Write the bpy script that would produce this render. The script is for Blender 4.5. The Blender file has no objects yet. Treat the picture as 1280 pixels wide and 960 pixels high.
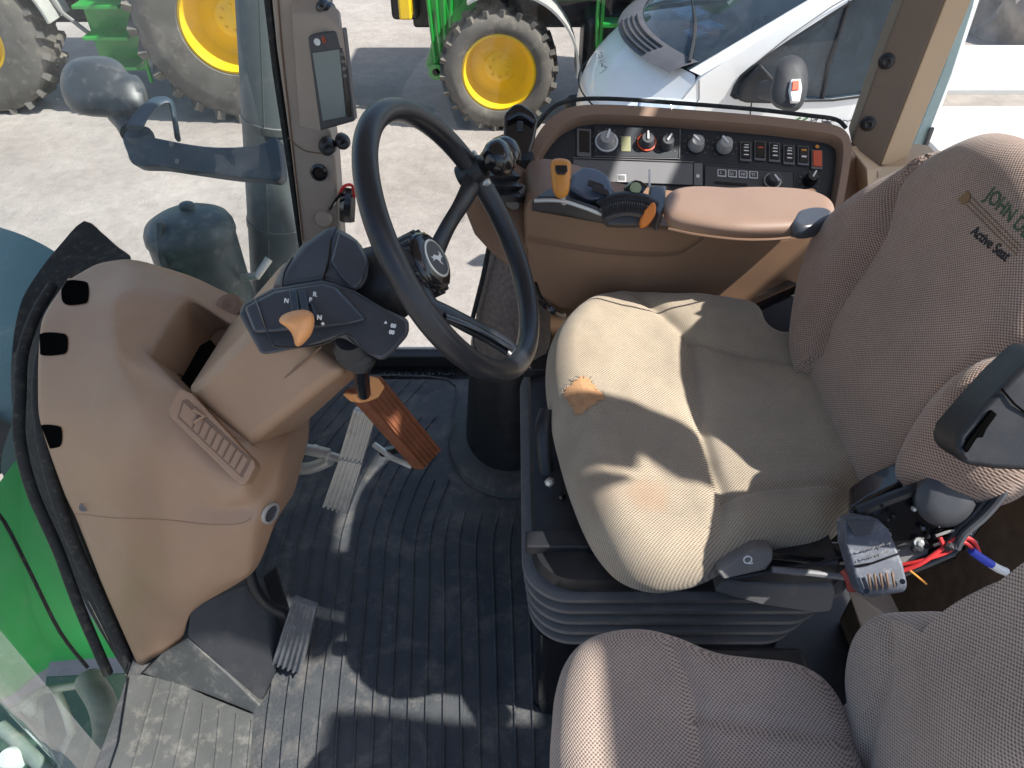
SUN = (-.80, .20, -1.0); SUNE = 4.6; SKY = .12; EXPO = .85
import bpy, bmesh, math, random
from mathutils import Vector, Matrix, noise
random.seed(7)
S = bpy.context.scene
COL = S.collection
V = Vector
F_PX = 960.0
CAM = V((0, 0, 1.37)); PITCH = math.radians(41)
RT = V((1, 0, 0)); FW = V((0, math.cos(PITCH), -math.sin(PITCH))); UP = V((0, math.sin(PITCH), math.cos(PITCH)))
GZ = -1.5                                             # yard level below the cab floor

def ray(px, py):
    return RT*((px-640)/F_PX) + UP*((480-py)/F_PX) + FW
def P(px, py, D=None, x=None, y=None, z=None):        # a survey point: bearing plus one known coordinate
    r = ray(px, py)
    if D is not None: return CAM + r*D
    if x is not None: return CAM + r*(x/r.x)
    if y is not None: return CAM + r*(y/r.y)
    return CAM + r*((z-CAM.z)/r.z)
def PL(px, py, o, n):
    r = ray(px, py); return CAM + r*((o-CAM).dot(n)/r.dot(n))

# ---------------------------------------------------------------- objects
def tag(o, label=None, cat=None, group=None, kind=None):
    if label: o['label'] = label
    if cat: o['category'] = cat
    if group: o['group'] = group
    if kind: o['kind'] = kind
    return o
def thing(name, label, cat, loc=(0, 0, 0), group=None):
    o = bpy.data.objects.new(name, None); COL.objects.link(o); o.location = loc
    o.empty_display_size = .05
    return tag(o, label, cat, group)
def mk(name, bm, mat, parent=None, bevel=0, seg=3, sub=0, sharp=40, label=None):
    me = bpy.data.meshes.new(name)
    bmesh.ops.recalc_face_normals(bm, faces=bm.faces[:])
    for f in bm.faces: f.smooth = True
    bm.to_mesh(me); bm.free()
    if not sub: me.set_sharp_from_angle(angle=math.radians(sharp))
    o = bpy.data.objects.new(name, me); COL.objects.link(o)
    for m in (mat if isinstance(mat, (list, tuple)) else [mat]): me.materials.append(m)
    if parent is not None:
        o.parent = parent
        root = parent
        L = V((0, 0, 0))
        while root is not None: L += root.location; root = root.parent
        me.transform(Matrix.Translation(-L))
    if bevel:
        b = o.modifiers.new('bevel', 'BEVEL'); b.width = bevel; b.segments = seg; b.limit_method = 'ANGLE'
        b.angle_limit = math.radians(28); b.harden_normals = True
    if sub:
        s = o.modifiers.new('sub', 'SUBSURF'); s.levels = sub; s.render_levels = sub
    if label: o['label'] = label
    return o
def raw(name, verts, faces, mat, parent=None, **k):
    bm = bmesh.new(); vs = [bm.verts.new(v) for v in verts]
    for f in faces:
        try: bm.faces.new([vs[i] for i in f])
        except ValueError: pass
    return mk(name, bm, mat, parent, **k)

# ---------------------------------------------------------------- shape builders: each adds to a bmesh
def catmull(pts, n, closed=False):
    pts = [V(p) for p in pts]; m = len(pts); out = []
    segs = m if closed else m-1
    for i in range(segs):
        if closed: p0, p1, p2, p3 = pts[(i-1) % m], pts[i], pts[(i+1) % m], pts[(i+2) % m]
        else: p0, p1, p2, p3 = pts[max(i-1, 0)], pts[i], pts[i+1], pts[min(i+2, m-1)]
        for k in range(n):
            t = k/n
            out.append(.5*((2*p1)+(p2-p0)*t+(2*p0-5*p1+4*p2-p3)*t*t+(3*p1-p0-3*p2+p3)*t**3))
    if not closed: out.append(pts[-1])
    return out
def resample(pts, n):                                  # closed, even spacing
    L = [0]; m = len(pts)
    for i in range(m): L.append(L[-1]+(pts[(i+1) % m]-pts[i]).length)
    out = []; j = 0
    for k in range(n):
        s = L[-1]*k/n
        while L[j+1] < s: j += 1
        t = (s-L[j])/max(L[j+1]-L[j], 1e-9); out.append(pts[j].lerp(pts[(j+1) % m], t))
    return out
def b_tube(bm, pts, r, n=10, closed=False, smooth=0, flat=1.0, cap=True):
    pts = [V(p) for p in pts]
    rs = list(r) if isinstance(r, (list, tuple)) else [r]*len(pts)
    if smooth:
        m = len(pts)
        q = catmull(pts, smooth, closed)
        rr = []
        for i in range(len(q)):
            t = i/smooth; a = int(t) % m; b = (a+1) % m if closed else min(a+1, m-1)
            rr.append(rs[a]*(1-(t-int(t)))+rs[b]*(t-int(t)))
        pts, rs = q, rr
    N = len(pts); rings = []
    T0 = (pts[1]-pts[0]).normalized(); up = V((0, 0, 1)) if abs(T0.z) < .9 else V((0, 1, 0))
    A = T0.cross(up).normalized()
    for i in range(N):
        if closed: T = (pts[(i+1) % N]-pts[(i-1) % N]).normalized()
        else: T = (pts[min(i+1, N-1)]-pts[max(i-1, 0)]).normalized()
        A = (A-T*A.dot(T)).normalized(); B = T.cross(A)
        rings.append([bm.verts.new(pts[i]+(A*math.cos(2*math.pi*k/n)+B*flat*math.sin(2*math.pi*k/n))*rs[i]) for k in range(n)])
    for i in range(N if closed else N-1):
        a, b = rings[i], rings[(i+1) % N]
        for k in range(n): bm.faces.new((a[k], a[(k+1) % n], b[(k+1) % n], b[k]))
    if not closed and cap: bm.faces.new(rings[0]); bm.faces.new(rings[-1])
def b_lathe(bm, prof, o, ax, n=32, cap=True):          # prof: (radius, height along ax)
    ax = V(ax).normalized(); o = V(o)
    A = ax.cross(V((0, 0, 1)) if abs(ax.z) < .9 else V((1, 0, 0))).normalized(); B = ax.cross(A)
    rings = []
    for r, h in prof:
        rings.append([bm.verts.new(o+ax*h+(A*math.cos(2*math.pi*k/n)+B*math.sin(2*math.pi*k/n))*max(r, 1e-4)) for k in range(n)])
    for a, b in zip(rings, rings[1:]):
        for k in range(n): bm.faces.new((a[k], a[(k+1) % n], b[(k+1) % n], b[k]))
    if cap: bm.faces.new(rings[0]); bm.faces.new(rings[-1])
def b_box(bm, c, dims, X=(1, 0, 0), Y=(0, 1, 0), Z=None):
    X = V(X).normalized(); Y = V(Y); Y = (Y-X*Y.dot(X)).normalized(); Z = X.cross(Y)
    c = V(c); v = []
    for sx in (-.5, .5):
        for sy in (-.5, .5):
            for sz in (-.5, .5): v.append(bm.verts.new(c+X*sx*dims[0]+Y*sy*dims[1]+Z*sz*dims[2]))
    for f in ((0, 1, 3, 2), (4, 6, 7, 5), (0, 4, 5, 1), (2, 3, 7, 6), (0, 2, 6, 4), (1, 5, 7, 3)): bm.faces.new([v[i] for i in f])
def b_prism(bm, pts, vec):
    vec = V(vec); a = [bm.verts.new(p) for p in pts]; b = [bm.verts.new(V(p)+vec) for p in pts]
    n = len(a); bm.faces.new(a); bm.faces.new(b[::-1])
    for i in range(n): bm.faces.new((a[i], b[i], b[(i+1) % n], a[(i+1) % n]))
def b_loft(bm, loops, cap=True):
    R = [[bm.verts.new(p) for p in L] for L in loops]; n = len(R[0])
    for a, b in zip(R, R[1:]):
        for k in range(n): bm.faces.new((a[k], a[(k+1) % n], b[(k+1) % n], b[k]))
    if cap: bm.faces.new(R[0]); bm.faces.new(R[-1])
def box(name, c, dims, mat, parent=None, X=(1, 0, 0), Y=(0, 1, 0), bevel=.004, **k):
    bm = bmesh.new(); b_box(bm, c, dims, X, Y); return mk(name, bm, mat, parent, bevel=bevel, **k)
def tube(name, pts, r, mat, parent=None, n=10, closed=False, smooth=0, flat=1.0, **k):
    bm = bmesh.new(); b_tube(bm, pts, r, n, closed, smooth, flat); return mk(name, bm, mat, parent, **k)
def lathe(name, prof, o, ax, mat, parent=None, n=32, **k):
    bm = bmesh.new(); b_lathe(bm, prof, o, ax, n); return mk(name, bm, mat, parent, **k)
def prism(name, pts, vec, mat, parent=None, bevel=.004, **k):
    bm = bmesh.new(); b_prism(bm, pts, vec); return mk(name, bm, mat, parent, bevel=bevel, **k)
def dist_poly(u, v, poly):
    best = 9
    for (ax, ay), (bx, by) in zip(poly, poly[1:]):
        dx, dy = bx-ax, by-ay; L = dx*dx+dy*dy or 1e-9
        t = max(0, min(1, ((u-ax)*dx+(v-ay)*dy)/L)); d = math.hypot(u-ax-t*dx, v-ay-t*dy)
        if d < best: best = d
    return best
def pad(name, outline, O, U, W, N, mat, parent, top, bot, r, hfun=None, n=220, rings=46, under=.03, sm=5, rz=None, center=None, **k):
    """upholstered or moulded pad: outline (u,w) in the frame O,U,W, bulging to top along N and down to -bot"""
    q = resample(catmull([V((a, b, 0)) for a, b in outline], sm, True), n)
    c = V((center[0], center[1], 0)) if center else sum(q, V((0, 0, 0)))/n
    rz = rz or top
    prof = []                                          # (inset, height)
    for i in range(5): a = math.pi/2*(1-i/5); prof.append((under*(1-math.cos(a)), -bot*math.sin(a)))
    for i in range(11): a = math.pi/2*i/10; prof.append((r*(1-math.cos(a)), rz*math.sin(a)+(top-rz)*(i/10)**2))
    bm = bmesh.new(); R = []
    def put(p, d, h, full):
        L = (p-c).length; s = max(1-d/L, 0); x = c+(p-c)*s
        hh = hfun(x.x, x.y)*full if hfun else 0
        return bm.verts.new(O+U*x.x+W*x.y+N*(h+hh))
    for d, h in prof: R.append([put(p, d, h, max(0, min(1, h/top))) for p in q])
    for j in range(1, rings):
        t = j/rings; R.append([put(p, r+((p-c).length-r)*t, top, 1) for p in q])
    for a, b in zip(R, R[1:]):
        for i in range(n): bm.faces.new((a[i], a[(i+1) % n], b[(i+1) % n], b[i]))
    bm.faces.new(R[-1]); bm.faces.new(R[0])
    return mk(name, bm, mat, parent, sharp=80, **k)
def text(name, body, o, U, W, size, mat, parent=None, depth=.0006, surf=None, align='LEFT', bold=0, label=None, shear=0):
    c = bpy.data.curves.new(name, 'FONT'); c.body = body; c.size = size; c.extrude = depth; c.align_x = align
    c.offset = bold; c.shear = shear
    t = bpy.data.objects.new(name, c); COL.objects.link(t)
    dg = bpy.context.evaluated_depsgraph_get(); me = bpy.data.meshes.new_from_object(t.evaluated_get(dg))
    bpy.data.objects.remove(t); bpy.data.curves.remove(c)
    U = V(U).normalized(); W = V(W); W = (W-U*W.dot(U)).normalized(); N = U.cross(W)
    for v in me.vertices:
        x, y, zz = v.co; p = V(o)+U*x+W*y+N*zz
        if surf: p = surf(p, N)
        v.co = p
    me.materials.clear(); me.materials.append(mat); me.name = name
    ob = bpy.data.objects.new(name, me); COL.objects.link(ob)
    if parent is not None:
        ob.parent = parent; L = V((0, 0, 0)); r = parent
        while r is not None: L += r.location; r = r.parent
        me.transform(Matrix.Translation(-L))
    if label: ob['label'] = label
    return ob

from mathutils.bvhtree import BVHTree
def drape(obj, pts_px, lift):
    dg = bpy.context.evaluated_depsgraph_get(); dg.update(); bv = BVHTree.FromObject(obj, dg); off = obj.parent.location
    res = []
    for x, y in pts_px:
        r = ray(x, y).normalized(); h = bv.ray_cast(CAM-off, r)
        res.append((h[0]+off+h[1]*lift*(1 if h[1].dot(r) < 0 else -1)) if h[0] else None)
    return res

def strokes(name, o, U, W, size, n, mat, parent, seed):
    """a line of worn, illegible lettering: short uneven strokes"""
    rnd = random.Random(seed); U = V(U).normalized(); W = V(W); W = (W-U*W.dot(U)).normalized(); N = U.cross(W); bm = bmesh.new(); x = 0
    for k in range(n):
        w = size*rnd.uniform(.35, .7)
        for _ in range(rnd.choice((1, 2, 2, 3))):
            ang = rnd.choice((0, 0, 1.57, 1.2, .5)); d = U*math.cos(ang)+W*math.sin(ang); L = size*rnd.uniform(.4, .8)
            b_box(bm, V(o)+U*(x+w*rnd.random())+W*size*rnd.uniform(.25, .65)+N*.0004, (L, size*.14, .0008), d, N.cross(d))
        x += w+size*.25
    return mk(name, bm, mat, parent)

# ---------------------------------------------------------------- materials
def material(name):
    m = bpy.data.materials.new(name); m.use_nodes = True
    nt = m.node_tree; b = nt.nodes['Principled BSDF']; return m, nt, b
def nd(nt, typ, **k):
    n = nt.nodes.new(typ)
    for a, v in k.items():
        if hasattr(n, a) and a not in ('Scale',): setattr(n, a, v)
        else: n.inputs[a].default_value = v
    return n
def rgb(c): return (c[0], c[1], c[2], 1)
def ramp(nt, src, stops):
    r = nt.nodes.new('ShaderNodeValToRGB'); e = r.color_ramp.elements
    while len(e) < len(stops): e.new(.5)
    for el, (p, c) in zip(e, stops): el.position = p; el.color = rgb(c)
    nt.links.new(src, r.inputs[0]); return r.outputs[0]
def noise_tex(nt, scale, detail=3, rough=.55, vec=None, dist=0):
    n = nt.nodes.new('ShaderNodeTexNoise'); n.inputs['Scale'].default_value = scale; n.inputs['Detail'].default_value = detail
    n.inputs['Roughness'].default_value = rough; n.inputs['Distortion'].default_value = dist
    if vec is None:
        g = nt.nodes.new('ShaderNodeNewGeometry'); vec = g.outputs['Position']
    nt.links.new(vec, n.inputs['Vector']); return n.outputs['Fac']
def mixc(nt, fac, a, b, mode='MIX'):
    m = nt.nodes.new('ShaderNodeMix'); m.data_type = 'RGBA'; m.blend_type = mode
    for s, i in ((fac, 0), (a, 6), (b, 7)):
        if isinstance(s, (int, float)): m.inputs[i].default_value = s
        elif isinstance(s, (tuple, list)): m.inputs[i].default_value = rgb(s)
        else: nt.links.new(s, m.inputs[i])
    return m.outputs[2]
def bump(nt, b, src, strength, dist=.001):
    n = nt.nodes.new('ShaderNodeBump'); n.inputs['Strength'].default_value = strength; n.inputs['Distance'].default_value = dist
    nt.links.new(src, n.inputs['Height']); nt.links.new(n.outputs[0], b.inputs['Normal'])
def plain(name, c, rough=.5, metal=0, var=.12, grain=700, gb=.15, big=9, dirt=None, coat=0, spec=.5, dirt_amt=.5):
    """moulded, painted or cast surface: slight mottling, fine grain, optional dust patches"""
    m, nt, b = material(name)
    f = noise_tex(nt, big, 5)
    col = ramp(nt, f, [(.3, tuple(x*(1-var) for x in c)), (.7, tuple(min(1, x*(1+var)) for x in c))])
    if dirt:
        d = noise_tex(nt, big*2.3, 8, .7); dd = ramp(nt, d, [(.52, (0, 0, 0)), (.72, (dirt_amt,)*3)])
        col = mixc(nt, dd, col, dirt)
    nt.links.new(col, b.inputs['Base Color'])
    rr = nt.nodes.new('ShaderNodeMapRange'); rr.inputs[3].default_value = max(rough-.1, .02); rr.inputs[4].default_value = min(rough+.12, 1)
    nt.links.new(noise_tex(nt, big*4, 4), rr.inputs[0]); nt.links.new(rr.outputs[0], b.inputs['Roughness'])
    b.inputs['Metallic'].default_value = metal; b.inputs['Coat Weight'].default_value = coat
    b.inputs['Specular IOR Level'].default_value = spec
    if gb: bump(nt, b, noise_tex(nt, grain, 2), gb, .0006)
    return m
def fabric(name, c1, c2, pitch=.0048, stain=None, axes=('X', 'Y'), third='Z', k0=1, k1=1):
    """coarse woven seat cloth: rows of small raised knots"""
    m, nt, b = material(name)
    g = nt.nodes.new('ShaderNodeNewGeometry'); sp = nt.nodes.new('ShaderNodeSeparateXYZ'); nt.links.new(g.outputs['Position'], sp.inputs[0])
    def wave(ax, kk, ph=0):
        z = nt.nodes.new('ShaderNodeMath'); z.operation = 'MULTIPLY_ADD'; nt.links.new(sp.outputs[third], z.inputs[0]); z.inputs[1].default_value = kk
        nt.links.new(sp.outputs[ax], z.inputs[2])
        a = nt.nodes.new('ShaderNodeMath'); a.operation = 'MULTIPLY_ADD'; nt.links.new(z.outputs[0], a.inputs[0])
        a.inputs[1].default_value = 2*math.pi/pitch; a.inputs[2].default_value = ph
        s = nt.nodes.new('ShaderNodeMath'); s.operation = 'SINE'; nt.links.new(a.outputs[0], s.inputs[0]); return s.outputs[0]
    mul = nt.nodes.new('ShaderNodeMath'); mul.operation = 'MULTIPLY'
    nt.links.new(wave(axes[0], k0), mul.inputs[0]); nt.links.new(wave(axes[1], k1), mul.inputs[1])
    mr = nt.nodes.new('ShaderNodeMapRange'); mr.inputs[1].default_value = -1; nt.links.new(mul.outputs[0], mr.inputs[0])
    n1 = noise_tex(nt, 420, 2, .7)
    mx = nt.nodes.new('ShaderNodeMath'); mx.operation = 'MULTIPLY_ADD'; nt.links.new(n1, mx.inputs[0]); mx.inputs[1].default_value = .55
    nt.links.new(mr.outputs[0], mx.inputs[2])
    col = ramp(nt, mx.outputs[0], [(.35, c2), (.95, c1)])
    soft = ramp(nt, noise_tex(nt, 5, 6, .6), [(.3, (.76, .75, .74)), (.7, (1.1, 1.09, 1.06))])
    col = mixc(nt, 1.0, col, soft, 'MULTIPLY')
    if stain:
        for (sx, sy, sz, rad, sc, amt) in stain:
            dn = nt.nodes.new('ShaderNodeVectorMath'); dn.operation = 'DISTANCE'; nt.links.new(g.outputs['Position'], dn.inputs[0]); dn.inputs[1].default_value = (sx, sy, sz)
            ns = noise_tex(nt, 45, 6, .7)
            ad = nt.nodes.new('ShaderNodeMath'); ad.operation = 'MULTIPLY_ADD'; nt.links.new(ns, ad.inputs[0]); ad.inputs[1].default_value = rad*1.1; nt.links.new(dn.outputs['Value'], ad.inputs[2])
            mm = nt.nodes.new('ShaderNodeMapRange'); mm.inputs[1].default_value = rad*1.75; mm.inputs[2].default_value = rad*1.2; mm.inputs[3].default_value = 0; mm.inputs[4].default_value = amt
            nt.links.new(ad.outputs[0], mm.inputs[0]); col = mixc(nt, mm.outputs[0], col, sc)
    nt.links.new(col, b.inputs['Base Color']); b.inputs['Roughness'].default_value = .95
    b.inputs['Sheen Weight'].default_value = .25; b.inputs['Specular IOR Level'].default_value = .15
    bump(nt, b, mx.outputs[0], .55, .0012)
    return m
def glass(name, tint=(.93, .97, .95), haze=.0, dirt=.05, hazecol=(.75, .73, .68)):
    m = bpy.data.materials.new(name); m.use_nodes = True; nt = m.node_tree; nt.nodes.clear()
    out = nt.nodes.new('ShaderNodeOutputMaterial'); tr = nt.nodes.new('ShaderNodeBsdfTransparent'); tr.inputs[0].default_value = rgb(tint)
    gl = nt.nodes.new('ShaderNodeBsdfGlossy'); gl.inputs['Roughness'].default_value = .02; gl.inputs[0].default_value = (1, 1, 1, 1)
    fr = nt.nodes.new('ShaderNodeFresnel'); fr.inputs[0].default_value = 1.45
    mx = nt.nodes.new('ShaderNodeMixShader'); nt.links.new(fr.outputs[0], mx.inputs[0]); nt.links.new(tr.outputs[0], mx.inputs[1]); nt.links.new(gl.outputs[0], mx.inputs[2])
    df = nt.nodes.new('ShaderNodeBsdfDiffuse'); df.inputs[0].default_value = rgb(hazecol)
    dr = nt.nodes.new('ShaderNodeMapRange'); dr.inputs[1].default_value = .45; dr.inputs[2].default_value = .8; dr.inputs[3].default_value = haze; dr.inputs[4].default_value = haze+dirt*2
    nt.links.new(noise_tex(nt, 14, 8, .75), dr.inputs[0])
    m2 = nt.nodes.new('ShaderNodeMixShader'); nt.links.new(dr.outputs[0], m2.inputs[0]); nt.links.new(mx.outputs[0], m2.inputs[1]); nt.links.new(df.outputs[0], m2.inputs[2])
    nt.links.new(m2.outputs[0], out.inputs[0]); return m

DUST = (.34, .29, .22)
M = dict(
    brown=plain('brown_plastic', (.37, .23, .142), .42, var=.06, grain=900, gb=.25, dirt=(.40, .31, .24), dirt_amt=.18),
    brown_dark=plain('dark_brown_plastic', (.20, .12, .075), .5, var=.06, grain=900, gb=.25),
    tan=plain('tan_trim', (.47, .34, .215), .6, var=.05, gb=.2),  # lighter trim for sunlit faces, the sunlight is put into the colour
    pillar=plain('pillar_trim', (.36, .30, .25), .55, var=.05, gb=.2, dirt=(.5, .44, .36), dirt_amt=.2),
    slate=plain('slate_plastic', (.058, .060, .066), .45, var=.1, grain=1100, gb=.3, dirt=(.12, .115, .11), dirt_amt=.25),
    slate2=plain('smooth_slate', (.055, .06, .073), .32, var=.06, gb=0),
    black=plain('black_plastic', (.014, .015, .018), .42, var=.2, gb=.2, dirt=(.09, .085, .08), dirt_amt=.25),
    gloss=plain('gloss_black', (.008, .008, .01), .18, var=.2, gb=0, coat=.3),
    wheel=plain('wheel_rubber', (.016, .018, .023), .36, var=.15, gb=.1, dirt=(.06, .06, .06), dirt_amt=.2),
    rubber=plain('seal_rubber', (.018, .02, .021), .8, var=.3, grain=250, gb=.8, big=30, dirt=(.16, .14, .11), dirt_amt=.45),
    grey=plain('grey_plastic', (.17, .165, .16), .5, var=.08, gb=.15),
    bellows=plain('bellows_rubber', (.12, .12, .122), .6, var=.12, grain=400, gb=.3, dirt=(.25, .23, .2), dirt_amt=.4),
    panelgrey=plain('panel_grey', (.16, .16, .165), .5, var=.05, gb=.1),
    fascia=plain('fascia', (.022, .027, .034), .5, var=.1, gb=.1),
    chrome=plain('worn_steel', (.66, .65, .60), .4, .6, var=.1, gb=.2, dirt=(.2, .18, .14), dirt_amt=.5),
    void=plain('dark_recess', (.004, .004, .004), 1, gb=0, spec=0),  # near-black that paints the darkness of open recesses
    white=plain('print_white', (.75, .75, .74), .6, var=.02, gb=0),
    orange=plain('orange_plastic', (.80, .24, .035), .45, var=.06, gb=.1),
    amber=plain('amber_lever', (.66, .27, .045), .4, var=.06, gb=.1),
    peach=plain('peach_lever', (.78, .36, .14), .45, var=.05, gb=.1),
    pedal=plain('rust_rubber', (.22, .075, .032), .65, var=.2, gb=.4, big=25),
    leather=plain('armrest_vinyl', (.27, .178, .13), .45, var=.05, grain=500, gb=.5),
    carpet=plain('brown_carpet', (.145, .10, .065), .95, var=.25, grain=500, gb=1, big=40),
    speckle=plain('speckled_duct', (.17, .14, .125), .85, var=.3, grain=500, gb=.8, big=120),
    exhaust=plain('exhaust_paint', (.10, .12, .12), .5, var=.15, gb=.4, big=6, dirt=(.25, .23, .19), dirt_amt=.4, metal=.3),
    tank=plain('tank_paint', (.05, .075, .078), .42, var=.12, gb=.3, big=12, dirt=(.35, .34, .3), dirt_amt=.4),
    ggrey=plain('bracket_blue_grey', (.03, .05, .07), .45, var=.1, gb=.2, dirt=(.3, .3, .28), dirt_amt=.25),
    green=plain('green_paint', (.015, .30, .04), .3, var=.08, gb=0, coat=.5, big=4, dirt=DUST, dirt_amt=.15),
    dgreen=plain('weathered_green', (.06, .12, .08), .5, var=.2, gb=.2, dirt=DUST, dirt_amt=.5),
    yellow=plain('yellow_paint', (.88, .56, .015), .35, var=.05, gb=0, coat=.3, big=3, dirt=DUST, dirt_amt=.15),
    tyre=plain('dusty_tyre', (.12, .11, .095), .9, var=.25, grain=60, gb=.8, big=5, dirt=(.3, .26, .2), dirt_amt=.6),
    vanwhite=plain('van_white', (.86, .85, .83), .4, var=.02, gb=0, coat=.6, big=2),
    lamp=plain('headlight_lens', (.42, .46, .50), .15, var=.3, gb=0, big=14),
    vanplastic=plain('van_black_trim', (.018, .02, .024), .6, var=.1, gb=.2),
    red=plain('red_wire', (.6, .03, .03), .5, gb=0), blue=plain('blue_wire', (.03, .06, .5), .5, gb=0),
    redlamp=plain('red_switch', (.65, .10, .04), .35, gb=0),
    lcd=plain('lcd_olive', (.30, .30, .17), .3, gb=0), screen=plain('screen_grey', (.20, .24, .235), .15, var=.05, gb=0),
    txtgreen=plain('thread_green', (.05, .085, .05), .8, gb=0), txtblack=plain('thread_black', (.012, .012, .016), .8, gb=0),
    txtgold=plain('thread_gold', (.22, .13, .06), .8, gb=0),
    wall=plain('white_wall', (.74, .73, .70), .8, var=.06, grain=30, gb=.3, big=2, dirt=(.5, .46, .4), dirt_amt=.4),
)
M['cushion'] = fabric('seat_cloth_worn', (.51, .43, .325), (.18, .143, .105),
    stain=[(.075, .855, .545, .028, (.56, .27, .12), .0), (.19, .70, .56, .03, (.34, .19, .11), .35), (.12, .72, .56, .05, (.28, .21, .15), .35), (.10, 1.0, .56, .06, (.30, .22, .15), .3), (.20, .85, .55, .08, (.22, .19, .15), .3), (.36, .68, .56, .05, (.26, .20, .14), .3), (.05, .80, .53, .05, (.26, .20, .14), .35)])
M['backcloth'] = fabric('seat_cloth_brown', (.46, .335, .27), (.105, .066, .052), axes=('Y', 'Z'), third='X', k0=0, k1=.6)
M['sidecloth'] = fabric('small_seat_cloth', (.48, .38, .32), (.13, .095, .075), pitch=.0048)
M['sideback'] = fabric('small_seat_back_cloth', (.46, .37, .32), (.11, .08, .07), pitch=.0048, axes=('Y', 'Z'), third='X', k0=0, k1=.6)
M['glass'] = glass('clear_glass', (.97, .985, .975), dirt=.025)
M['vanglass'] = glass('van_glass', (.55, .70, .80), haze=.05, dirt=.03, hazecol=(.45, .62, .75))  # bluish diffuse haze paints the reflected sky onto the panes
M['screenglass'] = glass('dusty_screen_glass', (.94, .985, .975), haze=.05, dirt=.07, hazecol=(.78, .85, .84))  # real dust plus an even pale haze painting the reflected sky
# ================================================================ cab floor, mat, walls
def mat_material():
    m, nt, b = material('ribbed_rubber')
    f = noise_tex(nt, 6, 8, .7); c = ramp(nt, f, [(.35, (.038, .045, .053)), (.65, (.074, .078, .081))])
    d = noise_tex(nt, 11, 10, .75, dist=.4); dd = ramp(nt, d, [(.50, (0, 0, 0)), (.72, (.75, .75, .75))])
    c = mixc(nt, dd, c, (.22, .20, .175)); fl = ramp(nt, noise_tex(nt, 120, 3, .8), [(.70, (0, 0, 0)), (.76, (.6, .6, .6))]); c = mixc(nt, fl, c, (.25, .23, .2)); nt.links.new(c, b.inputs['Base Color'])
    b.inputs['Roughness'].default_value = .5; bump(nt, b, noise_tex(nt, 90, 6, .75), .8, .0025); return m
M['mat'] = mat_material()
bm = bmesh.new(); b_prism(bm, [V(p) for p in ((-.66, .36, -.012), (1.3, .36, -.012), (1.3, 1.69, -.012), (-.62, 1.69, -.012), (-.86, 1.45, -.012), (-.88, 1.05, -.012), (-.74, .76, -.012))], (0, 0, -.06))
floor = mk('cab_floor', bm, M['black'])
tag(floor, kind='structure')

fm = thing('floor_mat', 'black ribbed rubber floor mat with dusty patches, between the pedals and the sprung driver seat', 'floor mat', (-.1, 1, 0))
bm = bmesh.new()
b_prism(bm, [V(p) for p in ((-.72, .5, -.012), (-.1, .38, -.012), (.10, .38, -.012), (.12, .9, -.012), (.14, 1.6, -.012), (-.55, 1.6, -.012), (-.75, 1.2, -.012))], (0, 0, .010))
mk('mat_sheet', bm, M['mat'], fm, bevel=.003)
bm = bmesh.new()
def fpt(px, py, h=0.0): return P(px, py, z=h)
for i in range(-2, 17):
    x0 = 306+22.6*i; Dx = 60-4.6*(i+2)+.0*i
    if i > 12: Dx = 60-4.6*14-(i-12)*1.5
    path = [(960+60, x0-.02*Dx), (960, x0), (910, x0+.1*Dx), (860, x0+.24*Dx), (800, x0+.46*Dx), (740, x0+.7*Dx), (680, x0+.92*Dx), (640, x0+Dx+8), (600, x0+Dx+24), (560, x0+Dx+48), (520, x0+Dx+80), (475, x0+Dx+120)]
    pts = [(x, y) for y, x in path if not (x > 548+(y-470)*.12 and y < 640) and not (x > 672)]
    if len(pts) > 2: b_tube(bm, [fpt(x, y, .0) for x, y in pts], .0026, 6, smooth=4, flat=.9)
mk('ribs', bm, M['mat'], fm)
text('embossed_lettering', 'JOHN DEERE', fpt(569, 461.5, .0005), V((-1, -.03, 0)), V((0, -1, 0)), .036, M['gloss'], fm, depth=.0012)
b = bmesh.new(); b_tube(b, [fpt(425, 470), fpt(560, 474), fpt(566, 520), fpt(572, 560), fpt(600, 590), fpt(640, 625)], .003, 6, smooth=4)
mk('border', b, M['mat'], fm)

st = thing('door_step_mat', 'grey ribbed rubber step pad in the lower left corner, beside the folded floor plate', 'step mat', tuple(fpt(230, 900)))
M['stepmat'] = plain('grey_step_rubber', (.075, .079, .076), .75, var=.2, grain=180, gb=.6, big=14, dirt=(.3, .28, .24), dirt_amt=.5)
M['sillseal'] = plain('sill_trim', (.42, .38, .27), .6, var=.3, big=40, dirt=(.05, .05, .05), dirt_amt=.6)
prism('mat_sheet', [fpt(x, y, .004) for x, y in ((163, 846), (197, 843), (260, 872), (318, 895), (312, 960), (300, 1020), (120, 1020), (150, 930))], (0, 0, .008), M['stepmat'], st, bevel=.003)
bm = bmesh.new()
for (x0, y0), (x1, y1) in (((197, 848), (150, 1010)), ((216, 852), (178, 1010)), ((236, 872), (206, 1010)), ((255, 878), (236, 1010)), ((275, 886), (262, 1010)), ((296, 892), (284, 1010)), ((315, 900), (303, 1010))):
    b_tube(bm, [fpt(x0, y0, .012), fpt((x0+x1)/2+1, (y0+y1)/2, .012), fpt(x1, y1, .012)], .0022, 6)
mk('ribs', bm, M['stepmat'], st)

# sill along the far side and the lower door rail
M['sill'] = plain('black_sill', (.02, .02, .022), .5)
sl = thing('door_sill', 'black sill with a thin bright edge under the far glass door, behind the floor mat', 'sill', (-.2, 1.66, 0))
box('sill_bar', (-.15, 1.672, .012), (1.5, .035, .04), M['sill'], sl)
box('bright_edge', (-.15, 1.690, .034), (1.5, .006, .006), M['wall'], sl, bevel=.001)

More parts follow.
